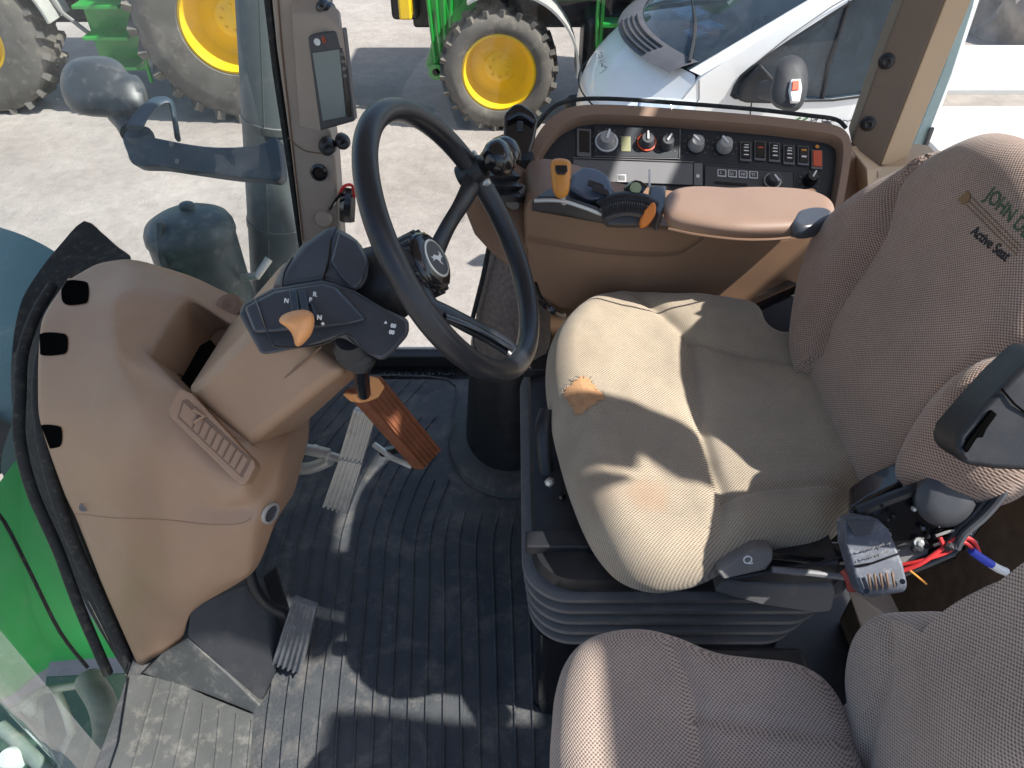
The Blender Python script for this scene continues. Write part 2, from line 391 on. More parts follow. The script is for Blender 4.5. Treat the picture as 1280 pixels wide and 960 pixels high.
# ---------------------------------------------------------------- front right post with its fittings
fp = thing('front_post', 'tall beige cab post beside the exhaust, carrying the small monitor', 'cab post', tuple(P(385, 300, y=1.62)))
def Pp(x, y, yy=1.60): return P(x, y, y=yy)
prism('post_cover', [Pp(333, -60), Pp(345, 60), Pp(362, 180), Pp(376, 300), Pp(381, 345), Pp(430, 345), Pp(424, 270), Pp(419, 200), Pp(414, 165), Pp(404, 150), Pp(400, 60), Pp(396, -60)], (0, .07, .0), M['pillar'], fp, bevel=.008)
prism('rubber_edge', [Pp(322, -60, 1.61), Pp(340, 90, 1.61), Pp(357, 200, 1.61), Pp(373, 310, 1.61), Pp(379, 345, 1.61), Pp(383, 345, 1.61), Pp(377, 308, 1.61), Pp(362, 190, 1.61), Pp(347, 90, 1.61), Pp(332, -60, 1.61)], (0, .06, 0), M['rubber'], fp, bevel=.003)
tube('seam', [Pp(345, -40, 1.598), Pp(352, 60, 1.598), Pp(362, 150, 1.598), Pp(372, 240, 1.598), Pp(379, 300, 1.598)], .0018, M['brown_dark'], fp, 5, smooth=4)
tube('seam', [Pp(360, 172, 1.598), Pp(380, 188, 1.598), Pp(405, 192, 1.598)], .0014, M['brown_dark'], fp, 5, smooth=4)
o = Pp(399, 215, 1.598); lathe('socket', [(.019, 0), (.019, .006), (.014, .008), (.011, .003), (.001, .003)], o, (0, -1, .1), M['gloss'], fp)
o = Pp(405, 272, 1.598); lathe('screw_cap', [(.020, 0), (.020, .012), (.016, .017), (.001, .018)], o, (0, -1, .2), M['pillar'], fp)
for (x, y, rr) in ((409, 182, .019), (428, 176, .016)):
    o = Pp(x, y, 1.57); kb = lathe('knob', [(rr*.8, -.02), (rr, 0), (rr, .012), (rr*.7, .026), (rr*.5, .028), (.001, .024)], o, (.3, -1, .15), M['black'], fp, n=20)
tube('plug', [Pp(436, 236, 1.6), Pp(434, 255, 1.58), Pp(434, 276, 1.57)], [.016, .02, .018], M['gloss'], fp, 8)
tube('plug_wire', [Pp(424, 244, 1.58), Pp(430, 233, 1.56), Pp(440, 232, 1.57), Pp(443, 246, 1.58)], .0035, M['red'], fp, 6, smooth=5)
tube('plug_wire', [Pp(412, 262, 1.59), Pp(420, 250, 1.57), Pp(428, 240, 1.57)], .0035, M['gloss'], fp, 6, smooth=5)
for (x, y) in ((405, 6), (412, 10)): lathe('bracket_bolt', [(.012, 0), (.012, .02), (.004, .03)], Pp(x, y, 1.56), (0, -1, 0), M['gloss'], fp, n=10)

mo = thing('corner_monitor', 'small dark display in a beige housing on the front post above the steering wheel', 'monitor', tuple(P(415, 100, y=1.55)))
a = [P(365, 18, y=1.56), P(375, 160, y=1.57), P(400, 166, y=1.52), P(442, 150, y=1.50), P(428, 36, y=1.48), P(405, 19, y=1.52)]
prism('housing', a, (-.01, .05, .02), M['pillar'], mo, bevel=.006)
so = P(386, 46, D=1.43); sN = (P(430, 36, D=1.41)-so).cross(P(400, 160, D=1.54)-so).normalized()
if sN.y > 0: sN = -sN
def SP(x, y, h=0): return PL(x, y, so, sN)+sN*h
prism('bezel', [SP(384, 46), SP(429, 37), SP(443, 152), SP(400, 164)], -sN*.022, M['slate'], mo, bevel=.004)
prism('screen', [SP(391, 66, .0025), SP(425, 61, .0025), SP(433, 145, .0025), SP(404, 151, .0025)], -sN*.002, M['screen'], mo, bevel=.0008)
prism('button_strip', [SP(425, 60, .003), SP(430, 59, .003), SP(440, 145, .003), SP(435, 146, .003)], -sN*.002, M['gloss'], mo, bevel=.0008)
for k in range(4): lathe('button', [(.0035, 0), (.0035, .002), (.001, .0022)], SP(428.5+k*1.2, 67+k*9, .003), sN, M['grey'], mo, n=12)
lathe('round_mark', [(.0065, 0), (.0065, .0015), (.0045, .0015), (.0045, .0002)], SP(397, 52, .0012), sN, M['white'], mo, n=20)
text('red_mark', 'II', SP(404, 54, .0015), SP(414, 52)-SP(404, 54), SP(405, 44)-SP(405, 54), .016, M['redlamp'], mo)

# ================================================================ dashboard cowl
def dash():
    d = thing('dashboard_cowl', 'brown moulded dashboard cowl with an open storage pocket, left of the steering column', 'dashboard', (-.6, .95, 0))
    W = {}
    def a(k, x, y, D): W[k] = P(x, y, D=D)
    a('a0', 85, 348, 1.38); a('a1', 122, 326, 1.42); a('a2', 163, 320, 1.44); a('a3', 240, 343, 1.45); a('a4', 304, 374, 1.40)
    a('b0', 50, 398, 1.31); a('b1', 92, 385, 1.30); a('b2', 142, 372, 1.29); a('b2r', 180, 358, 1.32); a('b3', 228, 366, 1.33); a('b4', 292, 408, 1.33)
    a('c0', 46, 455, 1.27); a('c1', 95, 445, 1.245); a('c2', 142, 432, 1.215); a('c3', 183, 442, 1.22)
    a('d0', 46, 520, 1.26); a('d1', 105, 520, 1.215); a('d2', 172, 505, 1.165); a('d3', 222, 482, 1.16); a('d4', 250, 500, 1.15); a('d5', 312, 553, 1.14)
    a('e0', 60, 565, 1.285); a('e1', 120, 575, 1.215); a('e2', 196, 565, 1.14); a('e3', 214, 545, 1.135); a('e4', 300, 612, 1.135); a('e5', 322, 583, 1.15); a('e6', 356, 560, 1.20); a('e7', 389, 500, 1.38)
    a('f0', 80, 620, 1.32); a('f1', 135, 622, 1.23); a('f2', 205, 622, 1.165); a('f3', 262, 636, 1.165); a('f4', 322, 634, 1.172); a('f5', 352, 610, 1.20); a('f6', 388, 545, 1.33)
    a('g0', 95, 650, 1.35); a('g1', 145, 655, 1.25); a('g2', 205, 658, 1.185); a('g3', 262, 662, 1.165); a('g4', 318, 660, 1.17); a('g5', 348, 648, 1.22); a('g6', 368, 620, 1.30)
    a('h0', 128, 735, 1.40); a('h1', 168, 735, 1.32); a('h2', 215, 732, 1.26); a('h3', 262, 728, 1.235); a('h4', 312, 722, 1.235); a('h5', 322, 716, 1.27)
    a('i0', 174, 838, 1.48); a('i1', 200, 822, 1.44); a('i2', 230, 802, 1.42); a('i3', 236, 766, 1.34)
    F = ['a0 a1 b1 b0', 'a1 a2 b2 b1', 'a2 a3 b3 b2r', 'a2 b2r b2', 'a3 a4 b4 b3', 'b0 b1 c1 c0', 'b1 b2 c2 c1', 'b2 b2r c3 c2', 'b2r b3 c3',
         'c0 c1 d1 d0', 'c1 c2 d2 d1', 'c2 c3 d3 d2', 'd0 d1 e1 e0', 'd1 d2 e2 e1', 'd2 d3 e3 e2', 'd3 d4 e3', 'd4 d5 e5 e3', 'e3 e5 e4', 'd5 e7 e6 e5', 'e2 e3 e4 f3',
         'e0 e1 f1 f0', 'e1 e2 f2 f1', 'e2 f3 f2', 'e4 e5 e6 f4', 'e4 f4 f3', 'e6 f5 f4', 'e6 e7 f6 f5',
         'f0 f1 g1 g0', 'f1 f2 g2 g1', 'f2 f3 g3 g2', 'f3 f4 g4 g3', 'f4 f5 g5 g4', 'f5 f6 g6 g5',
         'g0 g1 h1 h0', 'g1 g2 h2 h1', 'g2 g3 h3 h2', 'g3 g4 h4 h3', 'g4 g5 h5 h4', 'h0 h1 i1 i0', 'h1 h2 i2 i1', 'h2 h3 i3 i2', 'h3 h4 h5 i3']
    keys = list(W); idx = {k: i for i, k in enumerate(keys)}
    bm = bmesh.new(); vs = [bm.verts.new(W[k]) for k in keys]
    for f in F: bm.faces.new([vs[idx[k]] for k in f.split()])
    # folded-back rim round the outer edge and round the pocket
    rim = 'a0 a1 a2 a3 a4'.split(); left = 'a0 b0 c0 d0 e0 f0 g0 h0 i0'.split(); bot = 'i0 i1 i2 i3 h5 g5 g6 f6 e7'.split()
    def skirt(ks, off, nrm=None):
        prev = None
        for k in ks:
            n = bm.verts.new(W[k]+V(off))
            if prev: bm.faces.new((vs[idx[prev[0]]], vs[idx[k]], n, prev[1]))
            prev = (k, n)
    skirt(rim, (-.02, .05, -.09)); skirt(left, (-.02, .08, -.02)); skirt(bot, (-.05, .08, .02))
    pk = ['c3', 'b3', 'b4']; skirt(pk, (.02, .05, -.10))
    skirt(['c3', 'd3', 'd4', 'd5'], (.02, .05, -.10))
    cr = bm.edges.layers.float.new('crease_edge')
    for e in bm.edges: e[cr] = .35
    def crease(ks, v):
        for p, q in zip(ks, ks[1:]):
            e = bm.edges.get((vs[idx[p]], vs[idx[q]]))
            if e: e[cr] = v
    crease(['c3', 'b3', 'b4'], .85); crease(['c3', 'd3', 'd4', 'd5'], .85); crease(left, .8); crease(bot, .8)
    crease(['a2', 'b2r'], .3); crease(['b2r', 'b2', 'c2', 'd2', 'e2'], .8); crease(['e2', 'e4', 'e5'], .9); crease(['e2', 'f3', 'f4', 'f5', 'f6'], .5); crease(['d5', 'e7'], .8); crease(rim, .5)
    cw = mk('cowl', bm, M['brown'], d, sub=3)
    # dark back of the pocket
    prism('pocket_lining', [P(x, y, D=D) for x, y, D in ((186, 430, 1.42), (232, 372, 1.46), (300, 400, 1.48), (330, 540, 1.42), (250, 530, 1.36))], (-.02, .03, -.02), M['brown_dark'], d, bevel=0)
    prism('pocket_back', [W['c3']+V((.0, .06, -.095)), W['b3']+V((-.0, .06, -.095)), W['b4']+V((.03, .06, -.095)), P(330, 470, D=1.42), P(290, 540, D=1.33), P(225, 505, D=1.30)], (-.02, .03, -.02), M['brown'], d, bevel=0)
    prism('pocket_gap', [P(x, y, D=D) for x, y, D in ((222, 482, 1.262), (250, 432, 1.315), (262, 425, 1.33), (275, 440, 1.3), (250, 490, 1.25), (235, 500, 1.24))], (-.0, .004, -.003), M['void'], d, bevel=0)  # black plate, the darkness of the gap is only its colour
    # vent strip panel
    dl = .006
    def Q(x, y, D): return P(x, y, D=D)
    vN = ((Q(322, 583, 1.15)-Q(225, 490, 1.155)).cross(Q(212, 514, 1.148)-Q(225, 490, 1.155))).normalized()
    if vN.dot(FW) > 0: vN = -vN
    vo = Q(265, 545, 1.118)
    def VP(x, y, h=0): return PL(x, y, vo, vN)+vN*h
    prism('vent_plate', [VP(x, y) for x, y in ((222, 487), (228, 486), (240, 492), (318, 576), (319, 584), (308, 604), (301, 606), (290, 597), (212, 520), (210, 512))], -vN*.05, M['brown'], d, bevel=.003)
    prism('vent_recess', [VP(x, y, .0006) for x, y in ((228, 500), (235, 499), (315, 574), (303, 598), (222, 522))], -vN*.003, M['brown_dark'], d, bevel=.0008)
    prism('vent_insert', [VP(x, y, .0016) for x, y in ((230, 503), (310, 574), (300, 593), (224, 520))], -vN*.004, M['brown'], d, bevel=.001)
    for k in range(8):
        t = .22+k*.1; p = VP(230+(310-230)*t, 503+(574-503)*t, .002); q = VP(224+(300-224)*t, 520+(593-520)*t, .002)
        tube('vent_slat', [p.lerp(q, .03), p.lerp(q, .97)], .0016, M['brown_dark'], d, 5)
    tube('vent_latch', [VP(243, 512, .003), VP(256, 521, .004), VP(243, 528, .003)], .0035, M['brown'], d, 6)
    # notches painted as flat dark patches along the glass side, screw, round badge, joint line
    for (x0, y0, x1, y1) in ((80, 352, 111, 380), (50, 417, 85, 443), (48, 532, 78, 559)):
        rr = resample(catmull([V(p) for p in ((x0, y0+1, 0), (x1-6, y0, 0), (x1, y0+5, 0), (x1, y1-6, 0), (x1-5, y1, 0), (x0, y1, 0))], 4, True), 26)
        pp = drape(cw, [(p.x, p.y) for p in rr], .0012); cc = drape(cw, [((x0+x1)/2, (y0+y1)/2)], .0014)[0]
        pp = [p for p in pp if p]
        b = bmesh.new(); c = b.verts.new(cc); ring = [b.verts.new(p) for p in pp]
        for i in range(len(ring)): b.faces.new((c, ring[i], ring[(i+1) % len(ring)]))
        mk('fixing_slot', b, M['void'], d)
    sc = drape(cw, [(105, 634)], .0)[0]; lathe('screw', [(.008, 0), (.008, .003), (.006, .004), (.001, .002)], sc, -ray(105, 634), M['grey'], d, n=16)
    bp, bq_ = drape(cw, [(337, 641)], .0)[0], drape(cw, [(337, 641)], .01)[0]; bn = (bq_-bp)
    lathe('badge_ring', [(.0175, 0), (.0175, .004), (.014, .005), (.014, .001)], bp, bn, M['chrome'], d)
    bd = lathe('badge', [(.0139, 0), (.0139, .002), (.001, .0022)], bp, bn, M['slate'], d)
    text('badge_mark', 'S', bp+V(bn).normalized()*.0028+V((-.006, 0, -.011)), (1, .7, 0), (0, .3, 1), .028, M['white'], d)
    for seg in ([(84, 641), (110, 644), (145, 648), (205, 650), (262, 656), (300, 655), (314, 648)],):
        pts = [p for p in drape(cw, [(q.x, q.y) for q in catmull([V((x, y, 0)) for x, y in seg], 6)], .0002) if p]
        tube('joint_line', pts, .0014, M['brown'], d, 6)
    lathe('air_nozzle', [(.022, -.06), (.024, 0), (.022, .010), (.012, .012), (.001, .006)], P(288, 384, D=1.37), (.1, -.5, .8), M['brown_dark'], d, n=24)
    # bead lines where the hood bulges out of the flat cover
    return d
dash()

# ---------------------------------------------------------------- windscreen seal and glass
ws = thing('windscreen_seal', 'black rubber windscreen seal and flap curling round the left edge of the dashboard', 'seal', tuple(P(60, 480, D=1.4)))
pts = [(105, 276, 1.62), (128, 292, 1.6), (146, 308, 1.58), (164, 324, 1.52), (128, 332, 1.47), (100, 352, 1.42), (72, 392, 1.38), (60, 440, 1.34), (56, 490, 1.32), (58, 545, 1.32), (76, 610, 1.36), (105, 682, 1.42), (136, 755, 1.46), (174, 842, 1.52),
       (163, 850, 1.55), (112, 765, 1.56), (62, 660, 1.5), (34, 590, 1.48), (18, 530, 1.46), (14, 455, 1.46), (24, 385, 1.48), (46, 343, 1.52), (76, 305, 1.58)]
q = resample(catmull([P(x, y, D=D) for x, y, D in pts], 4, True), 120)
bm = bmesh.new(); b_prism(bm, q, (-.02, .035, -.02)); mk('flap', bm, M['rubber'], ws, bevel=.004)
bead = [(100, 352, 1.40), (76, 392, 1.36), (64, 440, 1.32), (58, 490, 1.30), (58, 545, 1.30), (76, 610, 1.34), (104, 682, 1.39), (134, 755, 1.43), (170, 838, 1.49)]
tube('bead', [P(x-8+3*math.sin(i*1.9), y, D=D+.015) for i, (x, y, D) in enumerate(bead)], .011, M['rubber'], ws, 10, smooth=6)
tube('outer_bead', [P(x-34+2*math.sin(i*2.3), y+4, D=D+.06) for i, (x, y, D) in enumerate(bead)], .010, M['rubber'], ws, 10, smooth=6)
tube('bright_lip', [P(60, 640, D=1.52), P(90, 705, D=1.53), P(130, 785, D=1.545), (P(160, 845, D=1.56)), P(158, 880, D=1.52), P(146, 930, D=1.46), P(138, 985, D=1.42)], .0035, M['sillseal'], ws, 6, smooth=5)
# ---------------------------------------------------------------- dark plate beside the clutch pedal
pl = thing('pedal_plate', 'dark folded metal plate on the floor below the dashboard, left of the clutch pedal', 'plate', tuple(P(280, 820, z=0)))
prism('cover', [P(176, 843, z=.02), P(204, 815, z=.05), P(234, 797, z=.11), P(285, 843, z=.06), P(326, 882, z=.02), P(317, 893, z=.006), P(255, 868, z=.006), P(197, 846, z=.01)], (-.0, .04, -.03), M['stepmat'], pl, bevel=.004)
prism('riser', [P(234, 796, z=.112), P(236, 764, z=.17), P(262, 750, z=.19), P(330, 720, z=.16), P(352, 790, z=.06), P(345, 838, z=.008), P(326, 880, z=.012)], (-.0, .06, -.05), M['black'], pl, bevel=.003)
# ================================================================ steering column and wheel
sc = thing('steering_column', 'brown steering column topped by a dark switch housing with a peach shuttle lever', 'steering column', tuple(P(300, 520, D=1.2)))
bm = bmesh.new()
A = [(233, 492, 1.15), (312, 556, 1.13), (350, 560, 1.33), (330, 430, 1.40), (290, 402, 1.34)]
B = [(335, 392, 1.04), (432, 464, 1.01), (475, 445, 1.16), (425, 330, 1.22), (356, 322, 1.17)]
L0 = [P(*p[:2], D=p[2]) for p in A]; L1 = [P(*p[:2], D=p[2]) for p in B]
b_loft(bm, [[p+FW*.12+V((-.02, 0, 0)) for p in L0], L0, L1]); mk('sleeve', bm, M['brown'], sc, bevel=.018, seg=5)
tube('sleeve_joint', [P(300, 512, D=1.128), P(345, 482, D=1.075), P(402, 433, D=1.006)], .0015, M['brown_dark'], sc, 6)
vd = (FW*.16+V((-.06, .02, -.0)))
hood = [(341, 362, .99), (352, 335, 1.01), (378, 305, 1.03), (416, 279, 1.05), (450, 298, 1.03), (464, 322, 1.0), (462, 352, .975), (442, 368, .965), (402, 356, .975)]
prism('hood', [P(x, y, D=D) for x, y, D in hood], vd, M['slate'], sc, bevel=.016, seg=4)
tube('hood_seam', [P(402, 356, D=.967), P(411, 325, D=.99), P(414, 300, D=1.012), P(421, 284, D=1.035)], .0016, M['gloss'], sc, 6, smooth=4)
tube('hood_seam', [P(352, 361, D=.975), P(356, 340, D=.995), P(366, 322, D=1.012)], .0012, M['gloss'], sc, 6, smooth=4)
lens = [(413, 326, .978), (423, 288, 1.02), (447, 302, 1.01), (459, 325, .985), (451, 352, .963), (442, 362, .955), (428, 348, .96)]
prism('lens_panel', [P(x, y, D=D-.004) for x, y, D in lens], FW*.012, M['slate2'], sc, bevel=.004)
arm = [(297, 392, .955), (303, 380, .965), (340, 360, .965), (402, 350, .96), (420, 354, .955), (445, 364, .945), (480, 385, .94), (512, 399, .95), (512, 418, .95), (491, 442, .945), (478, 452, .94), (458, 440, .925), (444, 431, .92), (428, 421, .92), (380, 434, .92), (326, 444, .93)]
def lobes(): pass
bm = bmesh.new(); fr = [P(x, y, D=D) for x, y, D in arm]
top = [P(x, y, D=D) for x, y, D in ((306, 394, .925), (345, 374, .925), (402, 366, .915), (420, 371, .91), (456, 399, .90), (470, 418, .905), (444, 420, .90), (428, 408, .895), (380, 420, .90), (332, 430, .905))]
b_prism(bm, fr, FW*.12+V((-.03, .01, 0))); mk('switch_housing', bm, M['slate'], sc, bevel=.014, seg=4)
# raised front of the switch housing: upper face and chamfers
F1 = [P(x, y, D=D) for x, y, D in ((303, 384, .950), (342, 363, .952), (402, 354, .947), (420, 358, .942), (458, 400, .915), (432, 404, .90), (384, 410, .905), (345, 414, .915), (316, 416, .925))]
prism('switch_face', F1, FW*.04, M['slate2'], sc, bevel=.006)
tube('housing_seam', [P(320, 374, D=.950), P(330, 402, D=.915), P(338, 425, D=.915), P(350, 434, D=.915), (P(400, 431, D=.912)), P(432, 418, D=.912), P(450, 432, D=.918)], .0013, M['gloss'], sc, 6, smooth=4)
for (x, y) in ((366, 377), (378, 377)):
    prism('gate_slot', [P(x-5, y-13, D=.933), P(x+4, y-14, D=.933), P(x+8, y+14, D=.899), P(x-1, y+15, D=.899)], FW*.006, M['gloss'], sc, bevel=.001)
prism('gate_slot', [P(384, 380, D=.922), P(390, 379, D=.92), P(399, 400, D=.897), P(393, 401, D=.899)], FW*.006, M['gloss'], sc, bevel=.001)
tx = RT*.97-UP*.15
for body, x, y, D in (('N', 355, 374, .928), ('F', 386, 373, .926), ('R', 391, 366, .934), ('N', 396, 395, .898), ('+', 401, 403, .894)):
    text('gear_mark', body, P(x, y+4, D=D-.0042), tx, UP*.8-FW*.2, .0075, M['white'], sc, bold=.0003)
for body, x, y, D in (('^', 480, 402, .915), ('00', 488, 405, .917), ('00', 486, 413, .916)):
    text('switch_mark', body, P(x, y+4, D=D-.006), V((.8, .3, -.4)), UP*.8-FW*.2, .0065, M['white'], sc, bold=.0003)
# peach shuttle lever
sh = [V((x, y, 0)) for x, y in ((349, 402), (353, 394), (365, 389), (380, 387), (391, 392), (393, 405), (389, 418), (381, 428), (374, 433), (369, 431), (366, 420), (360, 411))]
sq = resample(catmull(sh, 5, True), 60); cx, cy = 374, 407
bm = bmesh.new(); loops = []
for s, d in ((.80, .020), (.97, .012), (1, .004), (.95, -.007), (.82, -.015), (.55, -.021), (.2, -.0235)):
    loops.append([P(cx+(p.x-cx)*s, cy+(p.y-cy)*s, D=.872+d) for p in sq])
b_loft(bm, loops); mk('shuttle_lever', bm, M['peach'], sc, sharp=70)
tube('lever_stem', [P(383, 392, D=.885), P(382, 390, D=.93)], .006, M['gloss'], sc, 8)
# gaiter under the housing, then the tilt pedal it leads to
g = bmesh.new(); g0 = P(440, 428, D=.955); g1 = P(460, 470, D=1.03); ax = (g1-g0)
b_lathe(g, [(.018, -.01), (.026, .004), (.022, .011), (.027, .018), (.02, .026), (.024, .033), (.017, .04), (.019, .047), (.013, .055), (.011, .06)], g0, ax, 20)
mk('gaiter', g, M['black'], sc)
tp = thing('tilt_pedal', 'rust-brown ribbed column tilt pedal below the steering column, nearest the wheel hub', 'pedal', tuple(P(500, 540, z=.05)))
tube('stem', [P(452, 448, D=.985), P(452, 470, D=1.05), P(455, 492, D=1.13)], [.013, .011, .010], M['gloss'], tp, 12)
d0 = [(441, 490, 1.18), (478, 470, 1.24), (553, 562, 1.40), (528, 589, 1.37)]
q = [P(x, y, D=D) for x, y, D in d0]; nrm = (q[1]-q[0]).cross(q[3]-q[0]).normalized()
if nrm.dot(FW) < 0: nrm = -nrm
prism('pad', q, nrm*.022, M['pedal'], tp, bevel=.005)
for k in range(6):
    t = .1+k*.16
    tube('pad_rib', [q[0].lerp(q[1], t)-nrm*.0005+(q[3]-q[0])*.06, q[3].lerp(q[2], t)-nrm*.0005-(q[3]-q[0])*.02], .0032, M['pedal'], tp, 6)
prism('end_cap', [P(x, y, D=D) for x, y, D in ((440, 494, 1.160), (450, 504, 1.172), (462, 502, 1.178), (474, 497, 1.19), (482, 484, 1.205), (474, 473, 1.195), (464, 470, 1.185), (462, 480, 1.18), (466, 492, 1.18), (456, 497, 1.168), (446, 492, 1.16))], nrm*.02, M['peach'], tp, bevel=.003)
tube('hinge_arm', [P(478, 565, D=1.50), P(500, 560, D=1.47), P(530, 580, D=1.46)], .010, M['gloss'], tp, 8)
tube('hinge_link', [P(468, 556, D=1.5), P(490, 572, D=1.47), P(515, 583, D=1.46)], .006, M['chrome'], tp, 8)

def ridged_pedal(name, label, quads, arm, mat, ribs=6):
    t = thing(name, label, 'pedal', tuple(P(quads[0][3][0], quads[0][3][1], z=.02)))
    for Qd in quads:
        q = [P(x, y, D=D) for x, y, D in Qd]; n = (q[1]-q[0]).cross(q[3]-q[0]).normalized()
        if n.dot(FW) < 0: n = -n
        p = prism('pad', q, n*.014, mat, t, bevel=.004)
        for k in range(ribs):
            u = .06+k*.88/(ribs-1)
            tube('rib', [q[0].lerp(q[1], u)-n*.001, q[3].lerp(q[2], u)-n*.001], .0026, mat, p, 6)
    for pts, r in arm: tube('arm', [P(x, y, D=D) for x, y, D in pts], r, M['chrome'] if name == 'brake_pedal' else M['black'], t, 10, smooth=4)
    return t
ridged_pedal('brake_pedal', 'worn bright steel brake pedal pair with lengthwise ribs, left of the rust-brown pedal',
    [[(442, 512, 1.36), (470, 520, 1.36), (453, 578, 1.43), (424, 572, 1.43)], [(424, 574, 1.43), (453, 580, 1.43), (434, 643, 1.50), (403, 633, 1.50)]],
    [([(360, 560, 1.5), (385, 562, 1.47), (412, 568, 1.46)], .011), ([(360, 586, 1.5), (388, 585, 1.48), (412, 575, 1.46)], .012), ([(392, 560, 1.48), (420, 572, 1.455), (440, 575, 1.455)], .008)], M['chrome'])
M['clutch'] = plain('worn_clutch_rubber', (.16, .165, .175), .42, .3, var=.3, big=30, dirt=(.4, .33, .27), dirt_amt=.5)
ridged_pedal('clutch_pedal', 'dark ribbed clutch pedal with a worn pale tip, beside the folded floor plate',
    [[(366, 749, 1.36), (396, 760, 1.36), (375, 843, 1.44), (339, 829, 1.44)]],
    [([(308, 700, 1.33), (318, 735, 1.36), (335, 757, 1.38), (358, 768, 1.40)], .010)], M['clutch'])

# ---------------------------------------------------------------- steering wheel
c0 = P(572, 301, D=1.035); vw = (CAM-c0).normalized()
r_im = (RT*.894+UP*.447); r_im = (r_im-vw*r_im.dot(vw)).normalized()
al = math.radians(66); wn = (vw*math.cos(al)+r_im*math.sin(al)).normalized()
wU = wn.cross(vw).normalized()                         # long axis as seen
if wU.z < 0: wU = -wU
wW = wn.cross(wU).normalized()
sw = thing('steering_wheel', 'black three-spoke steering wheel with a spinner knob, tilted towards the driver seat', 'steering wheel', tuple(c0-wn*.06))
R_W = .1865
rim = [c0+(wU*math.cos(t)+wW*math.sin(t))*R_W for t in [2*math.pi*k/96 for k in range(96)]]
tube('rim', rim, .0155, M['wheel'], sw, 20, closed=True)
hub = PL(537, 327, c0-wn*.045, wn)
0 and print('hub px', [round(v) for v in ((hub-CAM).dot(RT)/(hub-CAM).dot(FW)*960+640, 480-(hub-CAM).dot(UP)/(hub-CAM).dot(FW)*960)])
def on_wheel(px, py, off=0.0): return PL(px, py, c0+wn*off, wn)
lathe('hub', [(.030, -.045), (.040, -.035), (.044, -.02), (.044, -.002), (.040, .006), (.034, .010), (.001, .010)], hub, wn, M['gloss'], sw, 40)
bm = bmesh.new()
for k in range(20):
    a = 2*math.pi*k/20; b_tube(bm, [hub+(wU*math.cos(a)+wW*math.sin(a))*.0435-wn*.028, hub+(wU*math.cos(a)+wW*math.sin(a))*.0435+wn*.0], .0042, 6)
mk('hub_grip', bm, M['black'], sw)
em = lathe('emblem_ring', [(.0275, .010), (.0275, .0125), (.0245, .013), (.0245, .0105)], hub, wn, M['chrome'], sw, 40)
lathe('emblem_plate', [(.0244, .0105), (.0244, .0115), (.001, .0116)], hub, wn, M['slate2'], sw, 40)
# leaping stag on the emblem plate, built as a thin raised silhouette
stag = [(-.9, -.35), (-.55, -.15), (-.45, .12), (-.1, .22), (.2, .3), (.42, .62), (.3, .9), (.5, .72), (.55, .95), (.62, .68), (.85, .55), (.66, .42), (.55, .15), (.5, -.05), (.9, -.2), (.55, -.22), (.25, -.12), (-.05, -.12), (-.3, -.3), (-.62, -.62), (-.5, -.32)]
su = (RT*.5+UP*.85); su = (su-wn*su.dot(wn)).normalized(); sr = su.cross(wn)
bm = bmesh.new(); b_prism(bm, [hub+wn*.0118+(sr*x+su*y)*.0165 for x, y in stag], wn*.0008); mk('emblem', bm, M['white'], sw)
lathe('column_shaft', [(.062, -.13), (.058, -.09), (.050, -.05), (.034, -.035)], hub, wn, M['black'], sw, 28)
def spoke(pts, w0, w1, hh=.007):
    q = catmull(pts, 7); loops = []
    for i, p in enumerate(q):
        t = i/(len(q)-1); T = (q[min(i+1, len(q)-1)]-q[max(i-1, 0)]).normalized(); sd = T.cross(wn).normalized()
        w = (w0+(w1-w0)*t)*(1-.25*math.sin(math.pi*t))
        loops.append([p+sd*w*math.cos(a)+wn*hh*math.sin(a) for a in [2*math.pi*k/14 for k in range(14)]])
    bm = bmesh.new(); b_loft(bm, loops); mk('spoke', bm, M['wheel'], sw)
def onw(x, y, off): return PL(x, y, c0+wn*off, wn)
spoke([onw(546, 312, -.05), onw(560, 283, -.04), onw(577, 255, -.02), onw(594, 222, 0)], .015, .020)
spoke([onw(528, 345, -.055), onw(538, 378, -.05), onw(570, 398, -.035), (onw(612, 420, -.02)), onw(642, 440, -.006), onw(655, 462, 0)], .018, .022)
spoke([onw(520, 330, -.055), onw(506, 322, -.045), onw(492, 312, -.02), onw(474, 290, 0)], .016, .018)
tube('spoke_recess', [onw(556, 395, -.032), onw(590, 408, -.018), onw(622, 425, -.006), onw(640, 436, .002)], .007, M['gloss'], sw, 8, smooth=4, flat=.5)
# spinner knob clamped to the rim
kp = c0+(on_wheel(588, 232)-c0).normalized()*R_W
sp_ = lathe('spinner_knob', [(.008, .018), (.010, .028), (.022, .031), (.0275, .040), (.0285, .050), (.0255, .060), (.017, .066), (.001, .0675)], kp, wn, M['gloss'], sw, 28)
lathe('knob_clamp', [(.020, -.022), (.022, 0), (.019, .018), (.010, .022)], kp, wn, M['black'], sw, 20)
for s in (-1, 1): lathe('clamp_bolt', [(.006, 0), (.006, .010), (.003, .011)], kp+wU*.022*s+wn*.006, wn, M['chrome'], sw, 6)
